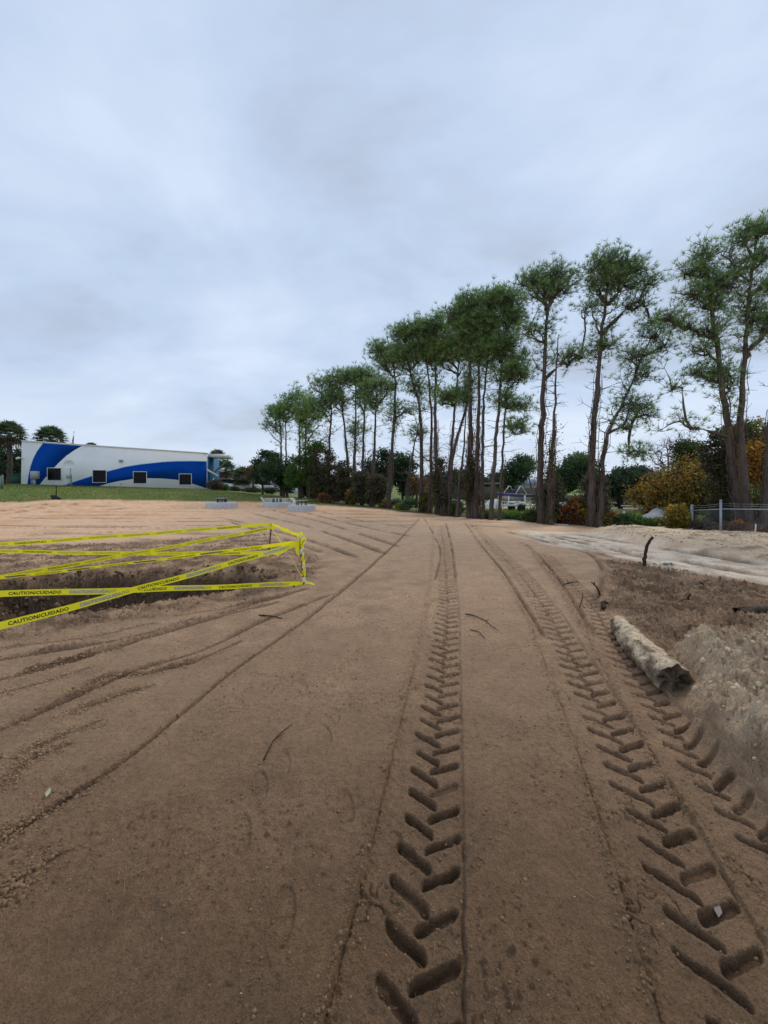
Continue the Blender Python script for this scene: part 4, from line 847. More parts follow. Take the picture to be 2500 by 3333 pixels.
# ---- palms
def palm(nm, label, u, Y, vtop, vbase, R_, n=30, tr=0.2, group=None, col=(0.075, 0.115, 0.055), K=16, trunk=True):
    X = (u - 1250) / FS * Y; z0 = H(X, Y); zt = CH - (vtop - HV) / FS * Y - R_ * 0.7
    root = empty(nm, (X, Y, z0), label, 'palm', group)
    if trunk:
        mb = MB(); T = dense([[X, Y, z0 - 0.1], [X + .1, Y, (z0 + zt) / 2], [X, Y, zt]], 0.35); mb.tube(T, tr * (1 + 0.12 * np.sin(np.arange(len(T)) * 2.2)), 9, (0.09, 0.07, 0.055), jitter=0.06); mb.build('trunk', M_bark, root, smooth=True)
    for k in range(n):
        az = k * 2.399; el = R(80 - 120 * (k / n) ** 0.9) if trunk else R(75 - 60 * k / n)
        d = np.array([math.cos(az) * math.cos(el), math.sin(az) * math.cos(el), math.sin(el)]); c0 = np.array([X, Y, zt])
        s = c0 + d * R_ * 0.45 - np.array([0, 0, 0.04 * R_]); sd_ = np.cross(d, [0, 0, 1.0]); sd_ /= np.linalg.norm(sd_) + 1e-9; up = np.cross(sd_, d)
        mb = MB(); cc = np.array(col) * rng.uniform(0.7, 1.4)
        if el < R(-15): cc = np.array((0.10, 0.07, 0.04))
        mb.sticks([c0], [s], 0.02, 0.015, cc)
        for j in range(K):
            a = R(-100 + 200 * j / (K - 1)); L = R_ * 0.6 * (1 - 0.25 * abs(a) / 1.9); q = d * math.cos(a) + sd_ * math.sin(a)
            m_ = s + q * L * 0.6 + up * 0.03; tp = s + q * L - np.array([0, 0, 0.18 * R_ * rng.uniform(0.4, 1.2)]); p = np.cross(q, up) * 0.035 * R_
            mb.add([s, m_ + p, tp, m_ - p], [[0, 1, 2, 3]], cc)
        mb.build('frond', M_leaf, root)
    return root
palm('palm_tree', 'tall sabal palm left of the blue and white building', 30, 45, 1375, 1580, 2.0, 44, 0.24, 'sabal palms round the building')
palm('palm_tree', 'palm head rising behind the left end of the building roof', 165, 52, 1390, 1580, 2.2, 46, 0.24, 'sabal palms round the building')
palm('palm_tree', 'palm whose tip just shows over the middle of the roof', 298, 60, 1442, 1580, 1.4, 26, 0.2, 'sabal palms round the building')
palm('palm_tree', 'palm top above the white canopy at the right end of the building', 708, 66, 1465, 1590, 1.9, 30, 0.2, 'sabal palms round the building')
palm('palm_tree', 'shaggy palm under the end of the white canopy', 735, 62, 1500, 1598, 1.9, 34, 0.2, 'sabal palms round the building')
palm('palm_tree', 'dark palm standing in front of the grey roofed house', 790, 58, 1522, 1600, 2.0, 34, 0.16, 'sabal palms round the building')
palm('palm_tree', 'orange brown palm beside the dark palm by the house', 823, 56, 1515, 1600, 1.6, 26, 0.12, 'sabal palms round the building', col=(0.20, 0.10, 0.035))
palm('palmetto', 'small fan leafed palmetto at the foot of the stout dark pine', 1335, 27.8, 1620, 1665, 1.0, 16, 0.1, None, K=12, trunk=False, col=(0.05, 0.10, 0.04))
palm('palmetto', 'grey green palmetto fan left of the leaning bare stem', 1290, 30.5, 1622, 1665, 0.9, 12, 0.1, None, K=12, trunk=False, col=(0.05, 0.08, 0.045))
# dark trees left, behind the building
tree('oak_tree', 'dark tree filling the left edge behind the tall palm', 20, 1582, 52, [(20, 1500, 70, 50), (-60, 1480, 70, 70), (40, 1540, 50, 30)], 120, 0.16, dk, lpp=80, pr=1.0, stems=2)
tree('oak_tree', 'dark foliage mass between palm and building corner', 70, 1582, 56, [(75, 1520, 40, 50)], 60, 0.16, dk, lpp=80, pr=1.0)
tree('bare_tree', 'pink grey leafless tree behind the canopy end', 765, 1600, 75, [(768, 1540, 30, 32)], 50, 0.05, [(0.25, 0.13, 0.12)], lpp=4, pr=0.8, bark=(0.2, 0.15, 0.15), rise=0.6)
tree('shrub', 'dark brown round bush at the right corner of the building', 697, 1594, 43.5, [(703, 1578, 22, 16)], 40, 0.08, bn + [dk[0]], tr=0.03, lpp=60, pr=0.45, cat='shrub', stems=4)
tree('shrub', 'small green bush right of the dark brown bush', 732, 1596, 44.5, [(732, 1587, 12, 10)], 20, 0.07, br, tr=0.03, lpp=50, pr=0.35, cat='shrub', stems=3)
for i, (u, hw, lab) in enumerate([(763, 14, 'low clipped hedge before the white car'), (820, 28, 'longer grey green hedge below the house'), (880, 22, 'hedge end under the leftmost dark tree')]):
    tree('hedge', lab, u, 1600, 51 - i, [(u, 1596, hw, 7)], 26, 0.08, ol, tr=0.03, lpp=60, pr=0.4, cat='hedge', stems=3, group='hedges along the road')

# ------------------------------------------------------------------ blue and white building
FA = P3(68, 1577.6, 41.0); FB = P3(673.5, 1593.5, 44.5)
fdir = (FB - FA)[:2]; flen = np.hypot(*fdir); fdir = fdir / flen; fn = np.array([fdir[1], -fdir[0]])     # towards the camera
def FP(x, y, off=0.0):
    """point of the enlargement on the facade plane, off metres in front of it"""
    u, v = x / 2.074, 1350 + y / 2.074; k = (u - 1250) / FS
    o = FA[:2] + fn * off
    Y = (o @ fn) / (k * fn[0] + fn[1]); return np.array([k * Y, Y, CH - (v - HV) / FS * Y])
bld = empty('building', (*((FA + FB) / 2)[:2], H(*((FA + FB) / 2)[:2])), 'low white building painted with sweeping blue bands, beyond the lawn', 'building')
def poly(name, pts, m, parent, flip=False):
    mb = MB(); pts = np.array(pts); f = list(range(len(pts)));
    mb.addf(pts, [f[::-1] if flip else f]); return mb.build(name, m, parent)
def slab(name, front, back_off, m, parent):
    """closed solid from a front polygon pushed along back_off"""
    mb = MB(); a = np.array(front); b = a + np.array(back_off); n = len(a)
    mb.addf(np.vstack([a, b]), [list(range(n)), list(range(2 * n - 1, n - 1, -1))] + [[i, i + n, (i + 1) % n + n, (i + 1) % n] for i in range(n)])
    return mb.build(name, m, parent)
back = np.array([-fn[0], -fn[1], 0.0])
tl, tr_, brr, bll = FP(147, 178), FP(1397, 262), FP(1397, 530), FP(141, 500)
bll[2] = 0.6; brr[2] = 0.3
slab('wall', [bll, brr, tr_, tl], back * 7, M_white_wall, bld)
capz = np.array([0, 0, 0.10]); o = np.array([*(fn * 0.06), 0])
slab('parapet_cap', [tl + o - capz * .3, tr_ + o - capz * .3, tr_ + o + capz, tl + o + capz], back * 7.1, M_trim, bld)
m1 = [(288, 192), (552, 210), (500, 240), (450, 275), (400, 320), (365, 357), (330, 400), (300, 430), (262, 478), (181, 478), (190, 410), (205, 345), (225, 290), (250, 243)]
m2 = [(425, 480), (520, 447), (620, 415), (720, 385), (850, 352), (950, 336), (1100, 320), (1200, 315), (1300, 314), (1396, 316), (1396, 497), (1340, 478), (1290, 461), (1240, 447), (1180, 437), (1100, 430), (1000, 428), (900, 433), (800, 448), (720, 466), (655, 486), (540, 486)]
def strip(name, A, wd, m):       # thin painted edge line
    mb = MB(); A = np.array(A, float); d = np.gradient(A, axis=0); d /= np.linalg.norm(d, axis=1, keepdims=True); nn = np.stack([d[:, 1], -d[:, 0]], 1) * wd
    P = [FP(*p, 0.008) for p in A] + [FP(*(p + q), 0.008) for p, q in zip(A, nn)]; n = len(A)
    mb.add(P, [[i, i + 1, n + i + 1, n + i] for i in range(n - 1)]); mb.build(name, m, bld)
slab('mural_band', [FP(*p, 0.006) for p in m1[::-1]], -fn[0] * 0 + np.array([*(-fn * 0.003), 0]), M_blue, bld)
slab('mural_band', [FP(*p, 0.006) for p in m2[::-1]], np.array([*(-fn * 0.003), 0]), M_blue, bld)
strip('mural_edge_line', [(181, 478), (190, 410), (205, 345), (225, 290), (250, 243), (288, 192)], -3, M_lightblue)
strip('mural_edge_line', m2[0:10], 3.5, M_lightblue)
for (a, b, c, d) in [(317, 357, 415, 445), (623, 371, 719, 459), (898, 382, 991, 466), (1207, 397, 1294, 475)]:
    mb = MB(); q = 3.2
    P = [FP(a, b, .05), FP(c, b + 1, .05), FP(c, d, .05), FP(a, d, .05), FP(a + q, b + q, .05), FP(c - q, b + q + 1, .05), FP(c - q, d - q, .05), FP(a + q, d - q, .05)]
    Bk = [p - np.array([*(fn * 0.045), 0]) for p in P]
    mb.add(P + Bk, [[0, 4, 5, 1], [1, 5, 6, 2], [2, 6, 7, 3], [3, 7, 4, 0], [0, 1, 9, 8], [1, 2, 10, 9], [2, 3, 11, 10], [3, 0, 8, 11], [4, 12, 13, 5], [5, 13, 14, 6], [6, 14, 15, 7], [7, 15, 12, 4]])
    wn = mb.build('window', M_trim, bld)
    mb = MB(); mb.add(Bk[4:] + np.array([*(fn * 0.012), 0]), [[0, 1, 2, 3]]); p = mb.build('pane', M_glass, None); p.parent = wn; p.matrix_parent_inverse = wn.matrix_world.inverted()
    p.location = np.array(p.location) - np.array(bld.location); 
    p.matrix_parent_inverse = Matrix.Identity(4)
def fbox(name, x0, y0, x1, y1, d, m, parent=bld, off=0.01):
    return slab(name, [FP(x0, y1, off + d), FP(x1, y1, off + d), FP(x1, y0, off + d), FP(x0, y0, off + d)], np.array([*(-fn * d), 0]), m, parent)
fbox('wall_lamp', 802, 303, 825, 318, 0.15, M_grey)
fbox('wall_vent', 812, 464, 820, 472, 0.05, M_grey)
fbox('floodlight', 1316, 498, 1340, 513, 0.3, M_dark)
# security camera on the left corner
mb = MB(); a = FP(150, 292, 0.02); b = FP(128, 290, 0.25); mb.tube([a, b], 0.05, 8); mb.tube([b, b - np.array([0.25, 0, 0.1])], [0.13, 0.10], 8); mb.build('security_camera', M_trim, bld, smooth=True)
# end wall (teal), canopy, braces
e0 = FB + np.array([*(-fdir * 0.0), 0])
ed = np.array([fdir[0], fdir[1], 0]); bz = np.array([0, 0, 1.0])
s0 = tr_ + ed * 0.01
slab('end_wall', [np.array([*(tr_[:2]), 0.3]) + ed * .012 + back * .25, np.array([*(tr_[:2]), 0.3]) + ed * .012 + back * 6.9, np.array([*(tr_[:2]), tr_[2] - .25]) + ed * .012 + back * 6.9, np.array([*(tr_[:2]), tr_[2] - .25]) + ed * .012 + back * .25], ed * 0.05, M_teal, bld)
k0 = tr_ + back * 3.2
cz0 = tr_ + np.array([0, 0, 0.02])
slab('canopy', [cz0 + ed * .08 + back * .5, cz0 + ed * 2.0 + back * 1.8 + bz * .05, cz0 + ed * 2.0 + back * 1.8 - bz * .38, cz0 + ed * .08 + back * .5 - bz * .36], back * 3.0, M_trim, bld)
mb = MB(); mb.tube([tr_ + ed * .1 + back * 3.2 - bz * 2.0, tr_ + ed * 1.7 + back * 3.4 - bz * .3], 0.09, 6); mb.build('canopy_brace', M_grey, bld)
mb = MB(); mb.tube([FP(1399, 372, -.1), P3(708, 1549, 46)], 0.11, 8); mb.build('awning_tube', M_trim, bld, smooth=True)
mb = MB(); mb.tube([P3(680, 1594, 44.6), P3(696, 1556, 45.6)], 0.05, 6); mb.build('prop_pole', M_trim, bld)

# utility cabinet, dish, flag, bins
a = FP(229, 474, 1.2); cab = empty('utility_cabinet', (a[0], a[1], H(a[0], a[1])), 'grey utility box on posts in front of the left blue band', 'utility box')
fbox('box', 203, 380, 254, 432, 0.35, M_grey, cab, 1.0); fbox('post', 220, 432.5, 235, 478, 0.2, M_grey, cab, 1.05); fbox('conduit', 209, 432.5, 213, 478, 0.06, M_grey, cab, 1.1)
a = FP(478, 476, 1.2); ds = empty('satellite_dish', (a[0], a[1], H(a[0], a[1])), 'pale round dish on a thin pole right of the first window', 'satellite dish')
c = FP(469, 334, 1.35); mb = MB()
ring = 20; V = [c + np.array([*(fn * 0.0), 0])]
F_ = []
for i, rr_ in enumerate((0.25, 0.5)):
    for j in range(ring):
        t = j * 2 * math.pi / ring; V.append(c + np.array([*(fdir * rr_ * math.cos(t)), 0]) + np.array([0, 0, rr_ * 0.78 * math.sin(t)]) + np.array([*(fn * (0.12 * (rr_ / .5) ** 2)), 0]))
for j in range(ring): F_.append([0, 1 + j, 1 + (j + 1) % ring]); F_.append([1 + j, 1 + ring + j, 1 + ring + (j + 1) % ring, 1 + (j + 1) % ring])
mb.addf(V, F_); mb.build('dish', M_trim, ds, smooth=True)
mb = MB(); mb.tube([FP(478, 480, 1.25), FP(476, 350, 1.25)], 0.05, 6); mb.build('pole', M_grey, ds)
mb = MB(); mb.tube([FP(486, 480, 1.25), FP(484, 410, 1.25), FP(477, 388, 1.25)], 0.025, 5); mb.tube([FP(460, 480, 1.25), FP(461, 425, 1.25)], 0.025, 5); mb.build('conduit', M_grey, ds)
fbox('junction_box', 447, 405, 474, 429, 0.25, M_grey, ds, 1.15)
a = P3(240, 1580, 75); fl = empty('flagpole', (a[0], a[1], H(a[0], a[1])), 'thin flagpole with limp striped flag behind the building roof', 'flagpole')
mb = MB(); mb.tube([[a[0], a[1], 1.0], P3(240.5, 1408, 75)], 0.06, 6); mb.build('pole', M_trim, fl)
mb = MB(); mb.tube([P3(240.5, 1407, 75), P3(240.5, 1404.5, 75)], 0.12, 6); mb.build('finial', M_trim, fl)
mb = MB()
for i in range(7):
    v0 = 1418 + i * 3.8; c_ = (0.5, 0.04, 0.06) if i % 2 == 0 else (0.7, 0.68, 0.7); w0, w1 = 1.5 + i * 0.9, 1.5 + (i + 1) * 0.9
    mb.add([P3(240, v0, 74.9), P3(240, v0 + 3.8, 74.9), P3(240 - w1, v0 + 3.8, 74.7), P3(240 - w0, v0, 74.7)], [[0, 1, 2, 3]], c_)
mb.add([P3(240, 1417, 74.85), P3(240, 1432, 74.85), P3(236, 1434, 74.6), P3(238.5, 1419, 74.6)], [[0, 1, 2, 3]], (0.05, 0.06, 0.2)); mb.build('flag', M_plain, fl)
a = P3(57, 1578, 44); b = empty('waste_bin', (a[0], a[1], H(a[0], a[1])), 'dark green waste container beside the building corner', 'waste bin')
mb = MB(); mb.box((a[0], a[1], b.location[2] + .45), (.9, .8, .9), col=(0.02, 0.07, 0.05)); mb.build('body', M_plain, b); mb = MB(); mb.box((a[0], a[1], b.location[2] + .94), (.96, .86, .08), col=(0.03, 0.10, 0.08)); mb.build('lid', M_plain, b)
a = P3(1, 1580, 36); b = empty('gate_panel', (a[0], a[1], H(a[0], a[1])), 'pale green post panel cut by the left edge of the view', 'post')
mb = MB(); mb.box((a[0] - .3, a[1], b.location[2] + .55), (.8, .1, 1.1), col=(0.25, 0.32, 0.28)); mb.build('panel', M_plain, b); mb = MB(); mb.box((a[0] + .15, a[1] + .02, b.location[2] + .6), (.1, .12, 1.2), col=(0.16, 0.2, 0.18)); mb.build('post', M_plain, b)

# silt fence remnant left
g = onpx(165, 1626); sf = empty('silt_fence', g, 'collapsed black silt fence scrap with upright stake at the lawn edge', 'silt fence')
Yq = g[1]; mb = MB(); mb.tube([P3(183, 1630, Yq), P3(183.5, 1582, Yq)], 0.035, 6); mb.tube([P3(183.3, 1583, Yq), P3(183.3, 1580.5, Yq)], 0.05, 6); mb.build('stake', M_stick, sf)
pts = [P3(163, 1612, Yq), P3(178, 1611, Yq - .1), P3(188, 1617, Yq - .2), P3(204, 1626, Yq - .3), P3(190, 1628, Yq - .35), P3(168, 1626, Yq - .3)]
slab('cloth', pts, (0, .06, 0), M_cloth, sf)
# concrete footings with bolts
def footing(u, v, Y, w_px, h_px, lab, grp='round concrete light pole footings'):
    r = w_px / 2 / FS * Y; c = P3(u, v, Y); z = c[2]; hh = h_px / FS * Y
    rt = empty('pole_footing', (c[0], Y, z), lab, 'concrete footing', grp)
    mb = MB(); n = 32; t = np.arange(n) * 2 * np.pi / n; V = []
    for zz, f in ((-.3, 1), (hh - .03, 1), (hh, .98), (hh, .02)): V += [(c[0] + r * f * a, Y + r * f * b, z + zz) for a, b in zip(np.cos(t), np.sin(t))]
    mb.add(V, [[k * n + i, k * n + (i + 1) % n, (k + 1) * n + (i + 1) % n, (k + 1) * n + i] for k in range(3) for i in range(n)]); mb.build('slab', M_conc, rt, smooth=False)
    # anchor cage: upper ring plate, bolts
    zb = z + hh; mb = MB()
    V = []; 
    for zz, rr_ in ((.26, .24), (.26, .34), (.31, .34), (.31, .24)): V += [(c[0] + rr_ * a, Y + rr_ * b, zb + zz) for a, b in zip(np.cos(t), np.sin(t))]
    mb.add(V, [[k * n + i, k * n + (i + 1) % n, ((k + 1) % 4) * n + (i + 1) % n, ((k + 1) % 4) * n + i] for k in range(4) for i in range(n)]); mb.build('ring_plate', M_grey, rt)
    for i in range(8):
        a_ = i * math.pi / 4 + .2; mb = MB(); mb.tube([(c[0] + .29 * math.cos(a_), Y + .29 * math.sin(a_), zb - .02), (c[0] + .29 * math.cos(a_), Y + .29 * math.sin(a_), zb + .37)], 0.03, 6); mb.build('anchor_bolt', M_dark, rt)
    return rt
footing(722, 1646, 27.5, 98, 11, 'leftmost round concrete footing with bolts, on the dirt before the lawn')
footing(982, 1656, 25.5, 91, 12, 'nearest round concrete footing with bolts, in front of the cream headwall')
footing(902, 1642, 29, 90, 7, 'round footing with bolts set inside the cream headwall')
# cream headwall with flared wings
hw = empty('headwall', P3(903, 1641, 30), 'low cream concrete headwall with flared wings behind the footings', 'headwall')
Yh = 30.5
slab('back_wall', [P3(862, 1640, Yh), P3(945, 1640, Yh), P3(945, 1622.5, Yh), P3(858, 1621, Yh)], (0, .2, 0), M_conc2, hw)
slab('wing', [P3(850, 1618, Yh), P3(855, 1617.5, Yh - .1), P3(864, 1633, Yh - 1.5), P3(862, 1644, Yh - 1.5)], (-.12, .15, 0), M_conc2, hw)
slab('wing', [P3(938, 1620, Yh), P3(950, 1620, Yh), P3(967, 1640, Yh - 1.8), P3(958, 1641, Yh - 1.8)], (.12, .15, 0), M_conc2, hw)
mb = MB(); a = onpx(957, 1643); mb.box(P3(957, 1637, 26.8), (.1, .1, .35)); o = mb.build('marker_post', M_trim, None); tag(o, 'short white marker post between headwall and nearest footing', 'post')

# ---- houses, cars and road behind on the left
def house(label, cu, Y, w_m, d_m, wall_h, roof_h, wall_c, roof_m, zb=None, cat='house', nm='house', wins=3, doors=1):
    X = (cu - 1250) / FS * Y; z = H(X, Y) if zb is None else zb
    rt = empty(nm, (X, Y, z), label, cat); mb = MB(); mb.box((X, Y + d_m / 2, z + wall_h / 2 - .3), (w_m, d_m, wall_h + .6), col=wall_c); mb.build('wall', M_plain, rt)
    e_ = .4; mb = MB(); V = [(X - w_m / 2 - e_, Y - e_, z + wall_h), (X + w_m / 2 + e_, Y - e_, z + wall_h), (X + w_m / 2 + e_, Y + d_m + e_, z + wall_h), (X - w_m / 2 - e_, Y + d_m + e_, z + wall_h), (X - w_m * .25, Y + d_m / 2, z + wall_h + roof_h), (X + w_m * .25, Y + d_m / 2, z + wall_h + roof_h)]
    mb.addf(V, [[0, 1, 5, 4], [2, 3, 4, 5], [1, 2, 5], [3, 0, 4], [3, 2, 1, 0]]); mb.build('roof', roof_m, rt)
    for i in range(wins):
        wx = X - w_m / 2 + w_m * (i + .7) / (wins + .4); mb = MB(); mb.box((wx, Y - .02, z + wall_h * .55), (1.2, .06, 1.1), col=(.7, .7, .7)); f = mb.build('window', M_plain, rt)
        mb = MB(); mb.box((wx, Y - .06, z + wall_h * .55), (1.0, .03, .9)); p = mb.build('pane', M_glass, None, origin=rt.location); p.location = (0, 0, 0); p.parent = f
    for i in range(doors):
        mb = MB(); mb.box((X + w_m * .3, Y - .03, z + 1.0), (.95, .06, 2.0), col=(.25, .2, .18)); mb.build('door', M_plain, rt)
    return rt
M_shingle = mat('grey_shingles', (0.16, 0.17, 0.18), 0.9, 0.2, nscale=6, namt=0.25)
M_redroof = mat('dark_red_roof', (0.10, 0.022, 0.02), 0.8, 0.2, nscale=6, namt=0.25)
house('white house with grey hip roof seen between the palms and dark trees', 838, 76, 6.2, 8, 2.7, 1.6, (.62, .66, .70), M_shingle, cat='house')
house('white house wing showing through the dark tree trunks', 925, 80, 7, 8, 2.7, 1.4, (.6, .64, .70), M_shingle)
house('building with dark red roof beyond the canopy', 765, 82, 9, 8, 2.2, 1.6, (.5, .3, .28), M_redroof, cat='building', nm='shop_building')
def car(label, u, Y, col, L=4.6, rz=0.0, hgt=1.55, grp='cars parked by the road', z=None):
    X = (u - 1250) / FS * Y; z = H(X, Y) if z is None else z; rt = empty('parked_car', (X, Y, z), label, 'car', grp)
    c, s = math.cos(rz), math.sin(rz)
    def tr(p): p = np.atleast_2d(p); return np.stack([X + p[:, 0] * c - p[:, 1] * s, Y + p[:, 0] * s + p[:, 1] * c, z + p[:, 2]], 1)
    prof = [(-.5, .3), (-.5, .62), (-.47, .95), (-.36, 1.02), (.2, 1.0), (.40, .92), (.49, .78), (.5, .45), (.49, .28)]
    mb = MB(); n = len(prof); V = [(a * L, -.88 if .4 < b < .9 else -.84, b) for a, b in prof] + [(a * L, .88 if .4 < b < .9 else .84, b) for a, b in prof]
    mb.addf(tr(np.array(V)), [list(range(n))[::-1], list(range(n, 2 * n))] + [[i, (i + 1) % n, (i + 1) % n + n, i + n] for i in range(n)], col); mb.build('body', M_paint, rt)
    cab_ = [(-.44, .99), (-.36, hgt), (.02, hgt + .02), (.21, .99)]; V = [(a * L, -.80 + (.12 if b > 1.2 else 0), b) for a, b in cab_] + [(a * L, .80 - (.12 if b > 1.2 else 0), b) for a, b in cab_]
    mb = MB(); mb.addf(tr(np.array(V)), [[3, 2, 1, 0], [4, 5, 6, 7], [0, 1, 5, 4], [1, 2, 6, 5], [2, 3, 7, 6]]); mb.build('window', M_glass, rt)
    mb = MB(); V = [(a * L * .98, q * .69, b) for a, b in ((-.36, hgt + .01), (.02, hgt + .03)) for q in (-1, 1)]; V += [(v[0], v[1], v[2] + .05) for v in V]
    mb.addf(tr(np.array(V)), [[4, 5, 7, 6], [0, 2, 3, 1], [0, 1, 5, 4], [2, 6, 7, 3], [0, 4, 6, 2], [1, 3, 7, 5]], col); mb.build('roof', M_paint, rt)
    for a_ in (-.31, .32):
        for q in (-1, 1):
            cc = tr([a_ * L, q * .84, .33])[0]; ax = tr([a_ * L, q * .72, .33])[0]; ax2 = tr([a_ * L, q * .92, .33])[0]
            mb = MB(); mb.tube([ax, ax2], .33, 14); w_ = mb.build('wheel', M_rubber, rt, smooth=False)
            mb = MB(); mb.tube([ax2 + (ax2 - ax) * .01, ax2 + (ax2 - ax) * .06], .2, 10, col=(.4, .4, .4)); r_ = mb.build('rim', M_plain, None, origin=rt.location); r_.location = (0, 0, 0); r_.parent = w_
    for q in (-1, 1):
        p = tr([.49 * L, q * .6, .72])[0]; mb = MB(); mb.box(p, (.14, .3, .14), Matrix.Rotation(rz, 3, 'Z'), (.8, .8, .75)); mb.build('headlight', M_plain, rt)
    return rt
car('white hatchback parked behind the low clipped hedge', 795, 58, (.72, .74, .76), 4.6, 0.1)
car('pale car half hidden behind the dark brown bush', 752, 61, (.4, .44, .42), 4.4, 0.2)
car('dark windowed silver car under the leftmost dark tree', 870, 60, (.45, .48, .52), 4.4, 0.1)
car('white car showing between the dark tree trunks', 975, 64, (.72, .74, .76), 4.6, -0.1)

# ---- boat yard at the right
M_fencew = mat('weathered_board_fence', (0.16, 0.13, 0.105), 0.9, 0.15, nscale=6, namt=0.3, stretch=(1, 1, .2))
bf = empty('board_fence', at(1560, 60), 'weathered brown board fence behind the boats', 'fence')
x0 = (1380 - 1250) / FS * 60; x1 = (1760 - 1250) / FS * 60; bm_ = None; nb = 70
for i in range(nb):
    X = x0 + (x1 - x0) * i / nb; zb = Hbase(np.array([X]), np.array([60.0]))[0]
    if bm_ is None:
        mb = MB(); mb.box((0, 0, .95), (.225, .03, 1.9)); o = mb.build('board', M_fencew, None, origin=(0, 0, 0)); bm_ = o.data
    else: o = bpy.data.objects.new('board', bm_); COL.objects.link(o)
    o.parent = bf; o.location = (X - bf.location[0], random.uniform(-.015, .015), zb - bf.location[2] + random.uniform(-.04, .02))
house('low grey shed with long pale blue metal roof beyond the boats', 1700, 66, 9, 7, 2.4, 1.6, (.34, .35, .36), M_roofm, cat='shed', nm='shed', wins=2)
house('pale blue roofed house behind the thick pine trunks', 1475, 72, 8, 7, 2.6, 1.5, (.50, .50, .50), M_roofm, cat='house', wins=2)
house('white walled house just left of the tall thick pines', 1400, 78, 8, 7, 2.6, 1.3, (.62, .66, .68), M_roofm, wins=3)
house('grey shed under the large live oak', 2045, 58, 7, 5, 2.2, 1.0, (.28, .29, .30), M_shingle, cat='shed', nm='shed', wins=1)
house('small pale cabin right of the live oak', 2120, 52, 3.2, 4, 2.2, .8, (.42, .38, .35), M_shingle, cat='cabin', nm='cabin', wins=1)
# carport
a = at(1585, 50); cp = empty('carport', a, 'flat roofed open carport behind the thin pines', 'carport')
mb = MB(); mb.box((a[0], 51, a[2] + 2.35), (3.4, 3, .14), col=(.35, .33, .3)); mb.build('roof', M_plain, cp)
for q in (-1, 1):
    for r_ in (-1, 1): mb = MB(); mb.box((a[0] + 1.55 * q, 51 + 1.3 * r_, a[2] + 1.14), (.1, .1, 2.28), col=(.3, .28, .25)); mb.build('post', M_plain, cp)
def boat(label, u, Y, L, rz, hull=(.6, .62, .64), stripe=(.03, .05, .3), tower=False, grp='boats on trailers in the yard'):
    X = (u - 1250) / FS * Y; z = H(X, Y); rt = empty('boat', (X, Y, z), label, 'boat', grp); c, s = math.cos(rz), math.sin(rz)
    def tr(p): p = np.atleast_2d(p); return np.stack([X + p[:, 0] * c - p[:, 1] * s, Y + p[:, 0] * s + p[:, 1] * c, z + p[:, 2]], 1)
    st = np.linspace(-.5, .5, 11); B = .95 * np.sqrt(np.clip(1 - ((st + .5) ** 3.2), 0, 1)) + .02; zt = 1.15 + .25 * (st + .5) ** 2; zk = .45 + .45 * np.clip(st, 0, 1) ** 1.5 * 2
    def shell(levels, col, name, m):
        mb = MB(); V = []
        for i, sx in enumerate(st):
            for (f, h) in levels: V.append((sx * L, f * B[i], zk[i] + (zt[i] - zk[i]) * h))
        k = len(levels); F = [[i * k + j, i * k + j + 1, (i + 1) * k + j + 1, (i + 1) * k + j] for i in range(10) for j in range(k - 1)]; mb.add(tr(np.array(V)), F, col); return mb.build(name, m, rt)
    shell([(-.8, .55), (-.55, .2), (0, 0), (.55, .2), (.8, .55)], hull, 'hull', M_paint)
    shell([(-.97, .95), (-.82, .56)], stripe, 'side_stripe', M_paint); shell([(.82, .56), (.97, .95)], stripe, 'side_stripe', M_paint)
    shell([(-1.0, 1.0), (-.98, .95)], (.7, .7, .7), 'gunwale', M_paint); shell([(.98, .95), (1.0, 1.0)], (.7, .7, .7), 'gunwale', M_paint)
    shell([(-.97, .93), (.97, .93)], (.45, .43, .4), 'deck', M_plain)
    mb = MB(); mb.addf(tr(np.array([(-.5 * L, -B[0], zt[0]), (-.5 * L, B[0], zt[0]), (-.5 * L, B[0] * .55, zk[0] + .1), (-.5 * L, -B[0] * .55, zk[0] + .1)])), [[0, 1, 2, 3]], hull); mb.build('transom', M_paint, rt)
    mb = MB(); mb.addf(tr(np.array([(.05 * L, -.7, 1.25), (.05 * L, .7, 1.25), (-.03 * L, .6, 1.6), (-.03 * L, -.6, 1.6)])), [[0, 1, 2, 3]]); mb.build('windscreen', M_glass, rt)
    if tower:
        mb = MB()
        for q in (-.8, .8): mb.tube(tr([(-.25 * L, q, 1.2), (-.1 * L, q * .9, 2.0), (.0, q * .9, 2.05)]), .025, 6); mb.tube(tr([(.12 * L, q, 1.25), (-.05 * L, q * .9, 2.0)]), .035, 6)
        mb.build('wake_tower', M_trim, rt)
    mb = MB()
    for q in (-.5, .5): mb.tube(tr([(-.5 * L, q, .42), (.3 * L, q, .42), (.66 * L, 0, .42)]), .05, 5)
    mb.tube(tr([(-.1 * L, -.9, .33), (-.1 * L, .9, .33)]), .04, 5); mb.build('trailer_frame', M_trim, rt)
    for q in (-.9, .9): mb = MB(); mb.tube(tr([(-.1 * L, q - .1, .3), (-.1 * L, q + .1, .3)]), .3, 12); mb.build('wheel', M_rubber, rt)
    return rt
boat('blue and white motor boat with light tower on its trailer', 1670, 44, 5.0, R(215), tower=True)
boat('long open white boat right of the live oak', 2170, 36, 5.2, R(150), stripe=(.55, .56, .55))
boat('small dark boat under the oak shade', 2015, 45, 3.6, R(190), hull=(.15, .15, .16), stripe=(.05, .05, .06))
boat('small pale blue topped boat left of the oak', 1845, 46, 3.6, R(160), hull=(.1, .12, .14), stripe=(.35, .5, .6))
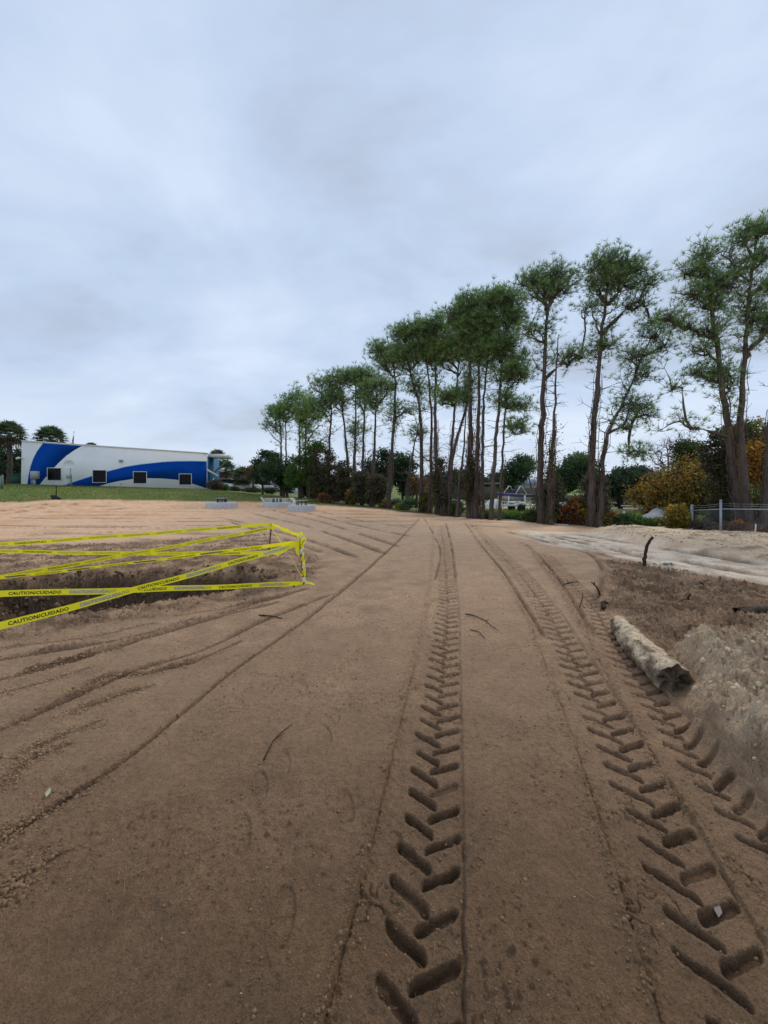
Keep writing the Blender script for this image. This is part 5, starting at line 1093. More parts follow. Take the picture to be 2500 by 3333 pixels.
def trailer(label, u, Y, L, rz):
    X = (u - 1250) / FS * Y; z = H(X, Y); rt = empty('trailer', (X, Y, z), label, 'trailer', 'empty white boat trailers'); c, s = math.cos(rz), math.sin(rz)
    def tr(p): p = np.atleast_2d(p); return np.stack([X + p[:, 0] * c - p[:, 1] * s, Y + p[:, 0] * s + p[:, 1] * c, z + p[:, 2]], 1)
    mb = MB()
    for q in (-.6, .6): mb.tube(tr([(-.5 * L, q, .5), (.3 * L, q, .5), (.55 * L, 0, .45)]), .06, 6)
    for a_ in (-.45, -.1, .25): mb.tube(tr([(a_ * L, -.6, .5), (a_ * L, .6, .5)]), .05, 6)
    mb.build('frame', M_trim, rt)
    for q in (-1, 1):
        mb = MB(); mb.tube(tr([(-.15 * L, q * .8 - .1, .3), (-.15 * L, q * .8 + .1, .3)]), .3, 12); mb.build('wheel', M_rubber, rt)
        pts = tr([(-.15 * L - .4, q * .8, .45), (-.15 * L - .25, q * .8, .68), (-.15 * L + .25, q * .8, .68), (-.15 * L + .4, q * .8, .45)]); mb = MB(); mb.tube(pts, .09, 6); mb.build('fender', M_trim, rt)
trailer('low white boat trailer on the grass before the blue boat', 1700, 33, 3.4, R(10)); trailer('white trailer behind the red shrubs', 1860, 31, 3.0, R(20)); trailer('white trailer left of the wrapped shape by the thin pines', 1505, 38, 3.2, R(5))
# white gate frame before the blue boat
a = at(1655, 34); gf = empty('white_rail_frame', a, 'white goal shaped rail frame before the blue boat', 'rail')
mb = MB(); mb.box((P3(1655.5, 1600, 34)[0], 34, a[2] + .62), (.09, .09, 1.25)); mb.build('post', M_trim, gf); mb = MB(); mb.box((P3(1708.5, 1600, 34)[0], 34, a[2] + .62), (.09, .09, 1.25)); mb.build('post', M_trim, gf)
mb = MB(); mb.box(((P3(1655.5, 0, 34)[0] + P3(1708.5, 0, 34)[0]) / 2, 34, a[2] + .75), (1.24, .05, .06)); mb.build('rail', M_trim, gf)
# covered white shapes
def lump(nm, label, cat, u, Y, w_m, h_m, m, seed=0, d_m=None, kind=None, amp=.2):
    X = (u - 1250) / FS * Y; z = H(X, Y); d_m = d_m or w_m * .6; nu, nv = 28, 10; V = []
    for j in range(nv + 1):
        ph = j / nv * math.pi / 2
        for i in range(nu):
            th = i * 2 * math.pi / nu; r = math.cos(ph); k = 1 + amp * float(vnoise(np.array([math.cos(th) * 2 + seed]), np.array([math.sin(th) * 2 + ph * 2]), seed)[0]) * 2
            V.append((X + w_m / 2 * r * math.cos(th) * k, Y + d_m / 2 * r * math.sin(th) * k, z - .05 + h_m * math.sin(ph) * k))
    mb = MB(); mb.add(V, [[j * nu + i, j * nu + (i + 1) % nu, (j + 1) * nu + (i + 1) % nu, (j + 1) * nu + i] for j in range(nv) for i in range(nu)]); o = mb.build(nm, m, None, smooth=True); return tag(o, label, cat, kind=kind)
lump('covered_boat', 'white shrink wrapped shape between the thin pine trunks', 'covered boat', 1608, 40, 1.6, .8, M_trim, 3); lump('covered_boat', 'flatter white wrapped shape left of the tall wrapped one', 'covered boat', 1590, 39.5, 1.2, .45, M_trim, 5)
lump('sand_heap', 'white sand heap beyond the green shrubs by the fence', 'sand heap', 2160, 23.5, 2.7, .78, M_sandp, 8, amp=.15)
house('small grey and white container behind the fence trunks', 2315, 40, 2.4, 3, 1.9, .2, (.6, .62, .62), M_shingle, cat='container', nm='container', wins=1, doors=0)
car('pale pickup parked beside the small cabin', 2085, 46, (.66, .63, .56), 4.0, 0.2, grp='vehicles in the boat yard'); car('white car half seen behind the red shrub', 1925, 43, (.7, .72, .76), 4.2, 1.2, grp='vehicles in the boat yard')
car('dark car in the oak shade left of the red shrubs', 1820, 50, (.03, .03, .035), 4.4, 0.0, grp='vehicles in the boat yard')
a = at(2030, 22.5); mb = MB(); mb.tube([a, a + np.array([0, 0, .5])], .055, 8); mb.tube([a + np.array([0, 0, .5]), a + np.array([0, 0, .62])], .075, 8); tag(mb.build('vent_pipe', M_trim, None), 'white capped pipe standing in the grass left of the sand heap', 'pipe')
# white edging along the dirt
for i, ((ua, va), (ub, vb_)) in enumerate([((1600, 1691), (1690, 1698)), ((1795, 1708), (1850, 1712))]):
    A = onpx(ua, va); Bp = onpx(ub, vb_); mb = MB(); mb.tube(dense([A + [0, 0, .04], Bp + [0, 0, .04]], .4), -.0 + .03, 6, jitter=.05); tag(mb.build('edging_sock', M_conc, None), ['longer pale edging sock at the dirt edge under green weeds', 'shorter pale edging sock at the foot of the dead stem'][i], 'edging', 'pale edging socks')

# ---- chain link fence
fy0 = 17.2; A = P3(1813, 1722, 17.6); A = P3(2251, 1716, 17.6); B = P3(2346, 1738, 15.6)
cf = empty('chain_link_fence', (A[0], A[1], H(A[0], A[1])), 'galvanised chain link fence with barbed wire before the leaning trunks', 'fence')
ang = P3(2600, 1744, 14.6)
posts = [(2252, 1645, 1719, 17.6), (2346, 1630, 1740, 15.6), (2640, 1630, 1760, 14.4)]
PP = []
for i, (u, v0, v1, Y) in enumerate(posts):
    t = P3(u, v0, Y); b = P3(u, v1, Y); b[2] = min(b[2], H(b[0], Y)) - .1; PP.append((t, b)); mb = MB(); mb.tube([b, t], .042 if i else .055, 10); mb.tube([t, t + np.array([0, 0, .05])], [.05, .02], 8); mb.build('post', M_galv, cf, smooth=True)
# top rails and mesh
rails = [(P3(2252, 1662, 17.6), P3(2346, 1657, 15.6)), (P3(2346, 1656.5, 15.6), P3(2640, 1660, 14.4))]
mesh = MB(); bar = MB()
for (a, b), ((t0, b0), (t1, b1)) in zip(rails, ((PP[0], PP[1]), (PP[1], PP[2]))):
    mb = MB(); mb.tube([a, b], .022, 8); mb.build('top_rail', M_galv, cf, smooth=True)
    L = np.linalg.norm((b - a)[:2]); h0 = a[2] - b0[2] - .12; h1 = b[2] - b1[2] - .12; n = int(L / .075); hh = min(h0, h1)
    S = []; E = []
    for k in range(-int(hh / .075) - 1, n):
        for sg in (1, -1):
            s0_, s1_ = (k * .075, k * .075 + hh) if sg > 0 else (k * .075 + hh, k * .075); z0_, z1_ = 0.0, 1.0
            # clip to panel
            lo, hi = 0.0, 1.0
            for (q, lim, sgn) in ((0, 0, 1), (0, L, -1)):
                f0 = sgn * (s0_ - lim); f1 = sgn * (s1_ - lim)
                if f0 < 0 and f1 < 0: lo = 2; break
                if f0 < 0: lo = max(lo, f0 / (f0 - f1))
                if f1 < 0: hi = min(hi, f0 / (f0 - f1))
            if lo >= hi: continue
            def pt(f): s = s0_ + (s1_ - s0_) * f; w_ = s / L; top = a * (1 - w_) + b * w_; return top - np.array([0, 0, hh * (1 - f)]) - np.array([0, 0, .02])
            S.append(pt(lo)); E.append(pt(hi))
    mesh.sticks(np.array(S), np.array(E), .0013, .0013)
    for dz in (.12, .2): bar.tube([a + [0, 0, dz], (a + b) / 2 + [0, 0, dz - .02], b + [0, 0, dz]], .005, 4)
o = mesh.build('wire_mesh', M_galv, cf); o['kind'] = 'stuff'; bar.build('barbed_wire', M_galv, cf)
# black silt cloth at the fence foot, white stake
Yc = 16.8
s2 = slab('silt_cloth', [P3(2192, 1731, Yc), P3(2230, 1736, Yc - .4), P3(2272, 1733, Yc - .3), P3(2274, 1712, Yc), P3(2262, 1716, Yc), P3(2240, 1722, Yc - .2), P3(2212, 1725, Yc)], (0, .1, 0), M_cloth, None); tag(s2, 'black silt cloth slumped at the foot of the end fence post', 'silt cloth')
mb = MB(); b = P3(2458, 1740, 15.2); b[2] = H(b[0], b[1]) - .03; mb.tube([b, P3(2460, 1706, 15.2)], .022, 6); tag(mb.build('stake', M_trim, None), 'thin white stake in the brush at the far right', 'stake', 'white marker stakes')
for i, (u, v) in enumerate([(2028, 1722), (2056, 1726), (2090, 1728)]):
    g = onpx(u, v + 4); mb = MB(); mb.tube([g - [0, 0, .02], g + [.02 * i, 0, .22 - .05 * i]], .012, 5, col=(1, 1, 1)); tag(mb.build('short_stake', M_wood, None), ['tallest of three short stubs along the dirt edge', 'middle one of the short stubs along the dirt edge', 'rightmost short stub along the dirt edge'][i], 'stake')

# ------------------------------------------------------------------ caution tape
def text_mesh(txt):
    cu = bpy.data.curves.new('lettering', 'FONT'); cu.body = txt; cu.size = 1; cu.offset = 0.03; cu.resolution_u = 2; cu.space_character = 1.05
    o = bpy.data.objects.new('lettering', cu); COL.objects.link(o)
    me = bpy.data.meshes.new_from_object(o.evaluated_get(bpy.context.evaluated_depsgraph_get()))
    v = np.array([q.co[:] for q in me.vertices]); f = [list(p.vertices) for p in me.polygons]
    bpy.data.objects.remove(o); bpy.data.curves.remove(cu)
    v[:, 0] -= v[:, 0].min(); v[:, 1] -= v[:, 1].min(); v[:, 0] /= v[:, 0].max(); v[:, 1] = v[:, 1] / v[:, 1].max() - 0.5
    return v, f
TV, TF = text_mesh('CAUTION/CUIDADO')
SEGS = 48; TW = 0.076
def tape(label, A, B, sag=0.03, mirrored=False, start=0.0, worn0=1, tw=(0, 0), letters=True, width=TW, grp='yellow caution tape strands round the trench', tl_=0.50, per=0.60, wave=0.004):
    A = np.array(A, float); B = np.array(B, float); D = B - A; L = np.linalg.norm(D)
    t = np.linspace(0, 1, SEGS + 1); hd = np.array([D[0], D[1], 0]) / np.hypot(D[0], D[1]); side = np.array([-hd[1], hd[0], 0])
    mid_ = (A + B) / 2
    if side @ (np.array([0, 0, CH]) - mid_) < 0: side = -side      # towards the viewer
    ph = rng.uniform(0, 6)
    def cen(q): return A + D * q[:, None] + np.stack([0 * q, 0 * q, -sag * 4 * q * (1 - q) + wave * np.sin(q * 23 + ph)], 1) + side * (wave * 1.5 * np.sin(q * 17 + ph))[:, None]
    def wv(q):
        a = tw[0] + (tw[1] - tw[0]) * q + 0.15 * np.sin(q * 9 + ph); k = np.array([0, 0, 1.0])
        up = k - (D / L) * ((D / L) @ k); up /= np.linalg.norm(up); nn = np.cross(D / L, up); nn = nn if nn @ side > 0 else -nn
        return up[None] * np.cos(a)[:, None] + nn[None] * np.sin(a)[:, None], nn[None] * np.cos(a)[:, None] - up[None] * np.sin(a)[:, None]
    root = empty('caution_tape', A, label, 'caution tape', grp)
    c = cen(t); w_, n_ = wv(t); pinch = np.minimum(1, np.minimum(t * L / .12 + .35, (1 - t) * L / .12 + .35))[:, None]
    mb = MB(); V = np.concatenate([c - w_ * width / 2 * pinch, c + 0 * w_ + n_ * .002, c + w_ * width / 2 * pinch]); n = SEGS + 1
    mb.add(V, [[k * n + i, k * n + i + 1, (k + 1) * n + i + 1, (k + 1) * n + i] for k in range(2) for i in range(SEGS)], (1, 1, 1)); mb.build('film', M_tape, root, smooth=True)
    if not letters: return root
    s = start; k = worn0
    rightward = (A[0] < B[0])
    while s + tl_ < L - .1:
        worn = k % 2 == 0
        x = TV[:, 0]; x = 1 - x if (mirrored ^ (not rightward)) else x
        y = TV[:, 1]
        q = np.clip((s + x * tl_) / L, 0, 1); cc_ = cen(q); ww, nn = wv(q); ii = cc_ + ww * (y * width * .52)[:, None] + nn * .004
        mb = MB(); mb.addf(ii, TF); mb.build('lettering', M_inkfade if (worn or mirrored and k % 3) else M_ink, root)
        if worn and not mirrored:
            q = (s + np.array([0, .35, .7, 1.0]) * tl_ * .8) / L; cc_ = cen(q); ww, nn = wv(q); mb = MB(); P_ = np.concatenate([cc_ - ww * width * .30 + nn * .0028, cc_ + ww * width * .30 + nn * .0028]); mb.add(P_, [[0, 1, 5, 4], [1, 2, 6, 5], [2, 3, 7, 6]]); mb.build('scuffed_patch', M_inkwhite, root)
        s += per * rng.uniform(.97, 1.04); k += 1
    return root
g1 = onpx(992, 1903); g2 = onpx(872, 1812)
Y1, Y2 = g1[1], g2[1]
S1t = P3(980, 1740, Y1); S1m = P3(976, 1769, Y1); S2t = P3(884, 1705, Y2); S2m = P3(884, 1718, Y2); S2b = P3(876, 1798, Y2); S1b = P3(992, 1898, Y1)
def ext(a, b, k): return a + (b - a) * k
st1 = empty('wooden_stake', g1, 'near stake wrapped in twisted caution tape at the trench corner', 'stake', None)
mb = MB(); mb.tube([g1 - [0, 0, .15], S1m, S1t], [.016, .015, .013], 6); mb.build('rod', M_wood, st1)
# tape spiralled round the stake, yellow and white
mb = MB(); n = 150; q = np.linspace(0, 1, n); ax = g1[None] * (1 - q)[:, None] + S1t[None] * q[:, None]; an = q * 44; rr_ = .030 + .005 * np.sin(q * 31)
rad_ = np.stack([np.cos(an), np.sin(an), 0 * an], 1); cl_ = np.where((np.sin(q * 22) > .35)[:, None], [[.95, 1.05, 26.0]], [[1, 1, 1]])
V = np.concatenate([ax + rad_ * rr_[:, None] - [0, 0, .045], ax + rad_ * rr_[:, None] * 1.1 + [0, 0, .045]]); mb.add(V, [[i, i + 1, n + i + 1, n + i] for i in range(n - 1)], np.concatenate([cl_, cl_])); mb.build('wrapped_tape', M_tape, st1, smooth=True)
mb = MB()
for k in range(14):
    h_ = .15 + .8 * k / 14; p0 = g1 * (1 - h_) + S1t * h_; a_ = k * 2.1; mb.sticks([p0 + [.028 * math.cos(a_) - .01, -.034, 0]], [p0 + [.028 * math.cos(a_) + .014, -.036, .035]], .005, .004)
mb.build('print_mark', M_ink, st1)
# knot and loose tail
mb = MB()
for k in range(3):
    th = np.linspace(0, 6.0, 14); ctr = S1t + np.array([-.02 + .03 * k, -.01, -.02 - .05 * k]); P_ = ctr + np.stack([.045 * np.cos(th + k), .02 * np.sin(th * 1.3), .04 * np.sin(th + k)], 1); V = np.concatenate([P_, P_ + np.array([.012, 0, .03])]); mb.add(V, [[i, i + 1, 15 + i, 14 + i] for i in range(13)])
mb.build('knot', M_tape, st1)
mb = MB(); c0 = S1m + [0, -.02, 0]; T_ = np.array([[0, 0, .02], [-.07, -.03, -.06], [-.05, -.03, -.16], [.0, -.02, -.20], [.03, 0, -.12]]); mb.add(c0 + T_, [[0, 1, 2, 3], [0, 3, 4, 4]] if False else [[0, 1, 2, 3]]); mb.build('loose_flap', M_tape, st1)
mb = MB(); P_ = g1 + np.array([[0, -.01, .02], [.05, -.02, .05], [.12, -.02, .035], [.17, -.02, .015]]); V = np.concatenate([P_, P_ + [0, -.03, -.025]]); mb.add(V, [[i, i + 1, 5 + i, 4 + i] for i in range(3)]); mb.build('ground_knot', M_tape, st1)
st2 = empty('wooden_stake', g2, 'far brown stake at the back corner of the taped trench', 'stake', None)
mb = MB(); mb.tube([g2 - [0, 0, .15], S2t + [0, 0, .02]], [.022, .020], 6); mb.build('rod', M_wood, st2)
mb = MB(); P_ = S2t[None] + np.array([[-.05, -.03, -.02], [.05, -.03, 0], [.05, -.03, -.12], [-.04, -.03, -.14]]); mb.add(P_, [[0, 1, 2, 3]]); mb.build('knot', M_tape, st2)
mb = MB(); P_ = S2b[None] + np.array([[-.04, -.03, .05], [.04, -.03, .05], [.0, -.03, -.12], [-.05, -.03, -.14]]); mb.add(P_, [[0, 1, 2, 3]]); mb.build('lower_knot', M_tape, st2)
E1 = ext(S1m, P3(0, 2034, 4.1), 1.25); E2 = ext(S1b, P3(0, 1929, 4.9), 1.3); E3 = ext(S2t, P3(0, 1770, 7.9), 1.25); E4 = ext(S2m, P3(0, 1877, 7.6), 1.2); E5 = ext(S1m, P3(0, 1880, 7.4), 1.2); E6 = ext(S2b, P3(0, 1789, 8.2), 1.2)
tape('widest front tape strand falling from the near stake to lower left', E1, S1m, 0.02, start=1.0, worn0=1)
tape('front tape strand running level from the foot of the near stake', E2, S1b, 0.02, start=.62, worn0=0)
tape('topmost back tape strand with reversed lettering', E3, S2t, 0.02, mirrored=True, start=.3)
tape('back tape strand slanting down left from the top of the far stake', E4, S2m, 0.02, mirrored=True, start=.5, tw=(.3, 0))
tape('narrow turned tape strand from near stake top to the back left', E5, S1m + [0, 0, .03], 0.02, start=.6, tw=(.9, .7), worn0=1)
tape('level back tape strand low on the far stake, reversed lettering', E6, S2b, 0.05, mirrored=True, start=.2)
tape('short pale tape strand joining the tops of the two stakes', S2t, S1t + [0, 0, -.03], 0.0, letters=False, tw=(.5, .4))
tape('second short strand between the stake tops, twisted narrow', S2t + [0, 0, -.01], S1t + [-.02, 0, -.07], 0.015, letters=False, tw=(1.1, 1.0), width=.06)
tape('short strand dropping from far stake top to near stake foot', S2m, S1b + [0, 0, .05], 0.0, letters=False, tw=(.8, .6), width=.055)
mb = MB(); P_ = np.array([P3(878, 1801, Y1 + .2), P3(930, 1770, Y1 + .1), P3(972, 1764, Y1), P3(930, 1795, Y1), P3(905, 1810, Y1 + .1)]); mb.addf(P_, [[0, 1, 2, 3, 4]]); o = mb.build('tape_flap', M_tape, None); tag(o, 'loose folded tape flap hanging left of the near stake top', 'tape flap')

# ------------------------------------------------------------------ logs, sticks, debris
def log(nm, label, A, B, ra, rb, cols, n=60, sides=28, cat='log', seed=0):
    A = np.array(A); B = np.array(B); d = (B - A) / np.linalg.norm(B - A); up = np.array([0, 0, 1.0]); a = np.cross(d, up); a /= np.linalg.norm(a); b = np.cross(a, d)
    q = np.linspace(0, 1, n); t = np.arange(sides) * 2 * np.pi / sides; Q, T_ = np.meshgrid(q, t, indexing='ij')
    rr = ra + (rb - ra) * Q; L = np.linalg.norm(B - A)
    nz = 0.20 * fbm(Q * L * 2.5, np.cos(T_) * 1.1 + 3 * np.sin(T_), 1.3, 4, seed) + 0.12 * fbm(Q * L * 7, np.cos(T_) * 3 + 5 * np.sin(T_), 1.2, 3, seed + 4)
    rr = rr * (1 + nz * 1.3); rr[0] *= .86; rr[-1] *= .93
    endn = .06 * vnoise(np.cos(t) * 2.3, np.sin(t) * 2.3, seed + 9) + rng.normal(0, .005, sides)
    P_ = A + (B - A) * Q[..., None] + rr[..., None] * (np.cos(T_)[..., None] * a + np.sin(T_)[..., None] * b); P_[0] += d * endn[:, None] * 1.5; P_[-1] += d * endn[:, None]
    # slight bow
    P_ += (0.03 * np.sin(Q * 3.1))[..., None] * a
    pale, darkc = np.array(cols[0]), np.array(cols[1])
    f = ss(-.15, .2, fbm(Q * L * 3, T_ * 1.2, 1.0, 4, seed + 20) + .25 * np.sin(T_))[..., None]
    c = darkc * (1 - f) + pale * f
    root = empty(nm, (*((A + B) / 2)[:2], min(A[2] - ra, B[2] - rb)), label, cat)
    mb = MB(); j = np.arange(sides); F = [[i * sides + k, i * sides + (k + 1) % sides, (i + 1) * sides + (k + 1) % sides, (i + 1) * sides + k] for i in range(n - 1) for k in j]
    mb.add(P_.reshape(-1, 3), F, c.reshape(-1, 3)); mb.build('bark', M_log, root, smooth=True)
    for (ring_, ce, dd) in ((P_[0], A, d), (P_[-1], B, -d)):
        inner = ce + (ring_ - ce) * .6 + dd * .05 + rng.normal(0, .016, (sides, 3)) + rng.normal(0, .008, (sides, 3)); core = ce + dd * .015
        mb = MB(); V = np.vstack([ring_, inner, core[None]]); mb.add(V, [[k, (k + 1) % sides, sides + (k + 1) % sides, sides + k] for k in j], cols[2]); mb.f.append(np.array([[sides + k, sides + (k + 1) % sides, 2 * sides] for k in j])); mb.build('broken_end', M_log, root)
    return root, P_
gn = onpx(2225, 2262); gf_ = onpx(2022, 2062)
An = np.array([2.36, 3.36, H(2.36, 3.36)]); Bf = np.array([2.72, 4.80, H(2.72, 4.8)])
lg, LP = log('log', 'big weathered log lying beside the rightmost tyre track', Bf + [0, 0, .085], An + [0, 0, .09], .106, .138, ((.56, .43, .29), (.17, .125, .085), (.17, .125, .085)), seed=5)
# splintered bark flakes on the log
mb = MB(); m = 260; k = rng.integers(2, 58, m); j = rng.integers(0, 28, m); c = LP[k, j]; leaves(mb, c, .014, np.array([[.26, .2, .15], [.08, .06, .045]])[rng.integers(0, 2, m)]); mb.build('bark_flake', M_log, lg)['kind'] = 'stuff'
A2 = onpx(2398, 1993); B2 = np.array([A2[0] + 1.25, A2[1] + .12, A2[2] + .02]); log('log', 'half buried log entering at the right edge of the view', A2 + [0, 0, .05], B2 + [0, 0, .07], .06, .10, ((.14, .10, .07), (.07, .05, .035), (.05, .035, .02)), seed=15)
def stick(nm, label, pts, r0, r1, m=M_stick, cat='stick', grp=None, forks=()):
    pts = np.array(pts); mb = MB(); P_ = dense(pts, max(.02, np.linalg.norm(pts[-1] - pts[0]) / 14)); P_[1:-1] += rng.normal(0, r0 * .18, P_[1:-1].shape); mb.tube(P_, np.linspace(r0, r1, len(P_)), 7, jitter=.1)
    for f in forks: mb.tube(dense(np.array(f), .04), [r0 * .6, *np.linspace(r0 * .55, r1 * .5, len(dense(np.array(f), .04)) - 1)], 5)
    return tag(mb.build(nm, m, None, smooth=True), label, cat, grp)
gs = onpx(2097, 1838); Ys = gs[1]
stick('upright_stick', 'dark bent stick standing upright beside the pale sand road', [gs - [0, 0, .08], P3(2100, 1810, Ys), P3(2104, 1780, Ys), P3(2108, 1768, Ys), P3(2119, 1760, Ys), P3(2126, 1748, Ys)], .036, .026, cat='stick', forks=[[P3(2112, 1765, Ys), P3(2111, 1758, Ys)]])
def z7(x, y): return (1800 + x / 2.37, 1650 + y / 2.37)
def gz(x, y, dz=0.01): g = onpx(*z7(x, y)); return g + [0, 0, dz]
def upz(x, y, Y): return P3(*z7(x, y), Y)
TG = 'twigs lying on the dirt'
a = gz(365, 680); Yt = a[1]
stick('twig', 'dark branched twig sticking up at the edge of the smooth strip', [a, upz(340, 620, Yt), upz(310, 590, Yt), upz(290, 578, Yt)], .016, .006, forks=[[upz(318, 598, Yt), upz(325, 570, Yt)], [upz(345, 628, Yt), upz(300, 575, Yt - .05)]], cat='twig')
stick('twig', 'flat dark twig on the smooth strip above the second track', [gz(90, 590), gz(140, 585, .03), gz(195, 578)], .012, .006, cat='twig', forks=[[gz(120, 588, .02), gz(110, 575, .03)]])
stick('twig', 'hooked pale brown root in the rightmost track', [gz(205, 755), gz(230, 710, .03), gz(228, 680, .05)], .009, .005, cat='twig')
stick('twig', 'long thin root beside the hooked one', [gz(150, 700), gz(220, 740, .02), gz(245, 775)], .008, .004, cat='twig')
a = gz(1040, 710); stick('twig', 'short reddish stub standing in the churned soil', [a, upz(1050, 685, a[1]), upz(1062, 668, a[1])], .018, .009, cat='twig')
a = gz(1160, 605); stick('twig', 'small leaning twig below the pale road', [a, upz(1140, 585, a[1]), upz(1132, 575, a[1])], .012, .006, cat='twig')
a = gz(395, 770); stick('twig', 'black chunk of root right of the rightmost track', [gz(380, 782), gz(400, 765, .04), gz(415, 752, .06)], .035, .015, cat='twig')
a = onpx(2500, 1945); M_pale = mat('split_pale_wood', (.42, .26, .13), .8, .2, nscale=20, namt=.25)
stick('broken_branch', 'split pale wood branch at the right edge above the half buried log', [P3(2449, 1925, a[1]), P3(2480, 1940, a[1]), P3(2530, 1952, a[1])], .012, .03, m=M_pale, cat='branch')
stick('dark_branch', 'dark branch under the split pale wood at the right edge', [P3(2470, 1937, a[1] + .1), P3(2500, 1947, a[1] + .1), P3(2560, 1950, a[1] + .1)], .02, .06, cat='branch')
def z8(x, y): return (1000 + x / 1.659, 2000 + y / 1.659)
def g8(x, y, dz=.006): g = onpx(*z8(x, y)); return g + [0, 0, dz]
stick('twig', 'forked twig on the smooth strip right of the middle track', [g8(855, 0), g8(915, 20, .02), g8(965, 40, .01), g8(990, 65), g8(1030, 90)], .007, .003, cat='twig', forks=[[g8(965, 40), g8(985, 35, .02)]])
stick('twig', 'thin curved root right of the middle track', [g8(880, 85), g8(930, 100, .012), g8(960, 135)], .005, .003, cat='twig')
def z9(x, y): return (x * 1.507, y * 1.507)
def g9(x, y, dz=.006): g = onpx(*z9(x, y)); return g + [0, 0, dz]
stick('twig', 'long forked twig between the footprints and the left ruts', [g9(570, 1645), g9(590, 1605, .01), g9(612, 1583, .012), g9(632, 1570)], .005, .0025, cat='twig', forks=[[g9(598, 1600, .01), g9(615, 1590, .015)]])
stick('twig', 'dark twig lying across the upper left rut', [g9(560, 1330), g9(590, 1336, .02), g9(610, 1338)], .012, .006, cat='twig')
stick('twig', 'brown twig in the far part of the trench rim by the front tape', [g9(297, 1322), g9(305, 1315, .06), g9(312, 1308, .1)], .006, .004, m=M_pale, cat='twig')
# green scrap, dry leaves, pebbles, needles
g = onpx(2165, 1838); mb = MB(); q_ = np.array([[i * .035, j * .03, rng.uniform(0, .05)] for j in range(4) for i in range(7)]); mb.add(g + q_, [[j * 7 + i, j * 7 + i + 1, j * 7 + i + 8, j * 7 + i + 7] for j in range(3) for i in range(6)], (.10, .22, .17)); tag(mb.build('green_scrap', M_leaf, None), 'scrap of green netting beside the base of the upright stick', 'scrap')
M_dry = mat('dry_leaf', (1, 1, 1), .7, .2, nscale=30, namt=.2, vcol=True)
for i, (x, y, c_, lab) in enumerate([(1550, 1955, (.22, .18, .15), 'pale dry leaf on the second track at lower right'), (104, 1722, (.38, .36, .22), 'small pale leaf on the dirt at far lower left'), (1555, 1442, (.2, .22, .24), 'blue grey leaf at the broken end of the log'), (1645, 1400, (.4, .3, .05), 'yellow leaf on the pale mound at right')]):
    g = g9(x, y, .014); s = .035 if i in (0, 2) else .03; mb = MB(); mb.add(np.array([[-s, 0, 0], [-s * .3, -s * .4, .006], [s * .6, -s * .3, .004], [s, 0, .012], [s * .4, s * .4, .004], [-s * .4, s * .35, .006]]) @ np.array(Matrix.Rotation(1.0 + i, 3, 'Z')).T + g, [[0, 1, 2, 3, 4, 5]], c_); tag(mb.build('dry_leaf', M_dry, None), lab, 'leaf')
mb = MB(); n = 420; r_ = rng.uniform(1.15, 6, n); t_ = rng.uniform(-.8, .8, n); x = r_ * np.sin(t_); y = r_ * np.cos(t_); x[:140] = rng.uniform(1.9, 3.6, 140); y[:140] = rng.uniform(2.0, 4.2, 140); z = Hfull(x, y) + .005; a_ = rng.uniform(0, 6.28, n); l_ = rng.uniform(.03, .1, n)
S_ = np.stack([x, y, z], 1); E_ = S_ + np.stack([np.cos(a_) * l_, np.sin(a_) * l_, rng.uniform(-.002, .008, n)], 1); E_[:, 2] = Hfull(E_[:, 0], E_[:, 1]) + .006
mb.sticks(S_, E_, .0012, .0008, np.array([[.30, .13, .05], [.22, .14, .08], [.35, .24, .12], [.08, .06, .04]])[rng.integers(0, 4, n)]); tag(mb.build('pine_needles', M_dry, None, origin=(0, 0, 0)), 'scattered dry pine needles and straw on the dirt', 'pine needles', kind='stuff')
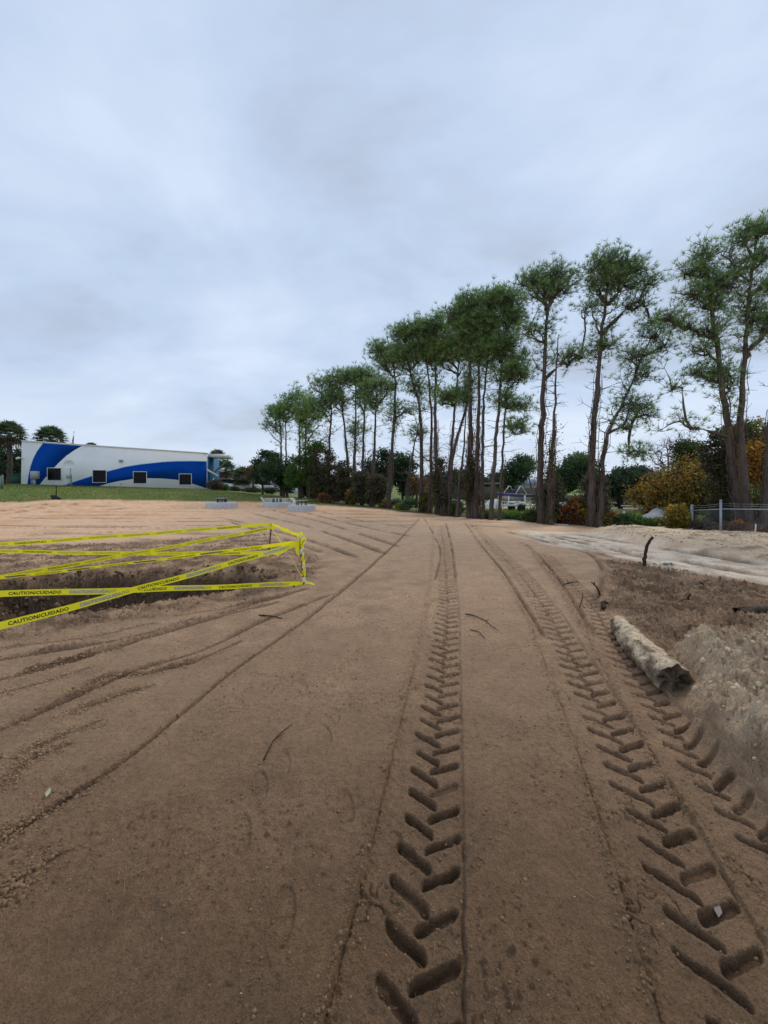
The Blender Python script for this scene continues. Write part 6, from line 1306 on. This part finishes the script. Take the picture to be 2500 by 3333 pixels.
mb = MB(); n = 160; r_ = rng.uniform(1.2, 9, n); t_ = rng.uniform(-.8, .8, n); x = r_ * np.sin(t_); y = r_ * np.cos(t_); z = Hfull(x, y); leaves(mb, np.stack([x, y, z + .003], 1), .0035, np.tile([[.6, .58, .52]], (n, 1)), 2.0); tag(mb.build('shell_bits', M_dry, None, origin=(0, 0, 0)), 'tiny white shell bits dotted over the dirt', 'shell bits', kind='stuff')
# grass: lawn blades at the dirt edge and tall weeds on the right
def grass(name, label, xs, ys, h, wd, cols):
    n = len(xs); z = Hfull(xs, ys); b = np.stack([xs, ys, z - .02], 1); d = rng.normal(0, .35, (n, 2)); hh = h * rng.uniform(.5, 1.3, n); t = b + np.stack([d[:, 0] * hh, d[:, 1] * hh, hh], 1); a = rng.uniform(0, 6.28, n); s = np.stack([np.cos(a), np.sin(a), 0 * a], 1) * wd
    V = np.stack([b - s, b + s, t], 1); mb = MB(); mb.add(V.reshape(-1, 3), np.arange(3 * n).reshape(-1, 3), np.repeat(np.array(cols)[rng.integers(0, len(cols), n)] * rng.uniform(.7, 1.3, (n, 1)), 3, 0)); tag(mb.build(name, M_leaf, None, origin=(0, 0, 0)), label, 'grass', kind='stuff')
n = 40000; Yg = rng.uniform(28, 43, n); ug = rng.uniform(-120, 1040, n); xg = (ug - 1250) / FS * Yg
k = sd_area(xg, Yg, DIRT) > 0.1; k &= ((xg - FA[0]) * fn[0] + (Yg - FA[1]) * fn[1] > .1) | (ug > 690)
grass('lawn_grass', 'mown green and straw coloured grass on the bank before the building', xg[k], Yg[k], .10, .02, [(.17, .21, .05), (.12, .19, .035), (.28, .26, .09), (.20, .21, .06)])
n = 30000; Yg = rng.uniform(16, 40, n); ug = rng.uniform(1440, 2560, n); xg = (ug - 1250) / FS * Yg; k = (sd_area(xg, Yg, DIRT) > 0.2) & (fbm(xg, Yg, .5, 2, 5) > -.25) & ((np.abs(Yg - 40 + .02 * xg) > 4) | (xg > 30))
grass('yard_grass', 'ragged green grass and weeds beyond the pine row', xg[k], Yg[k], .22, .02, [(.11, .20, .04), (.16, .24, .05), (.26, .26, .08), (.08, .15, .03)])
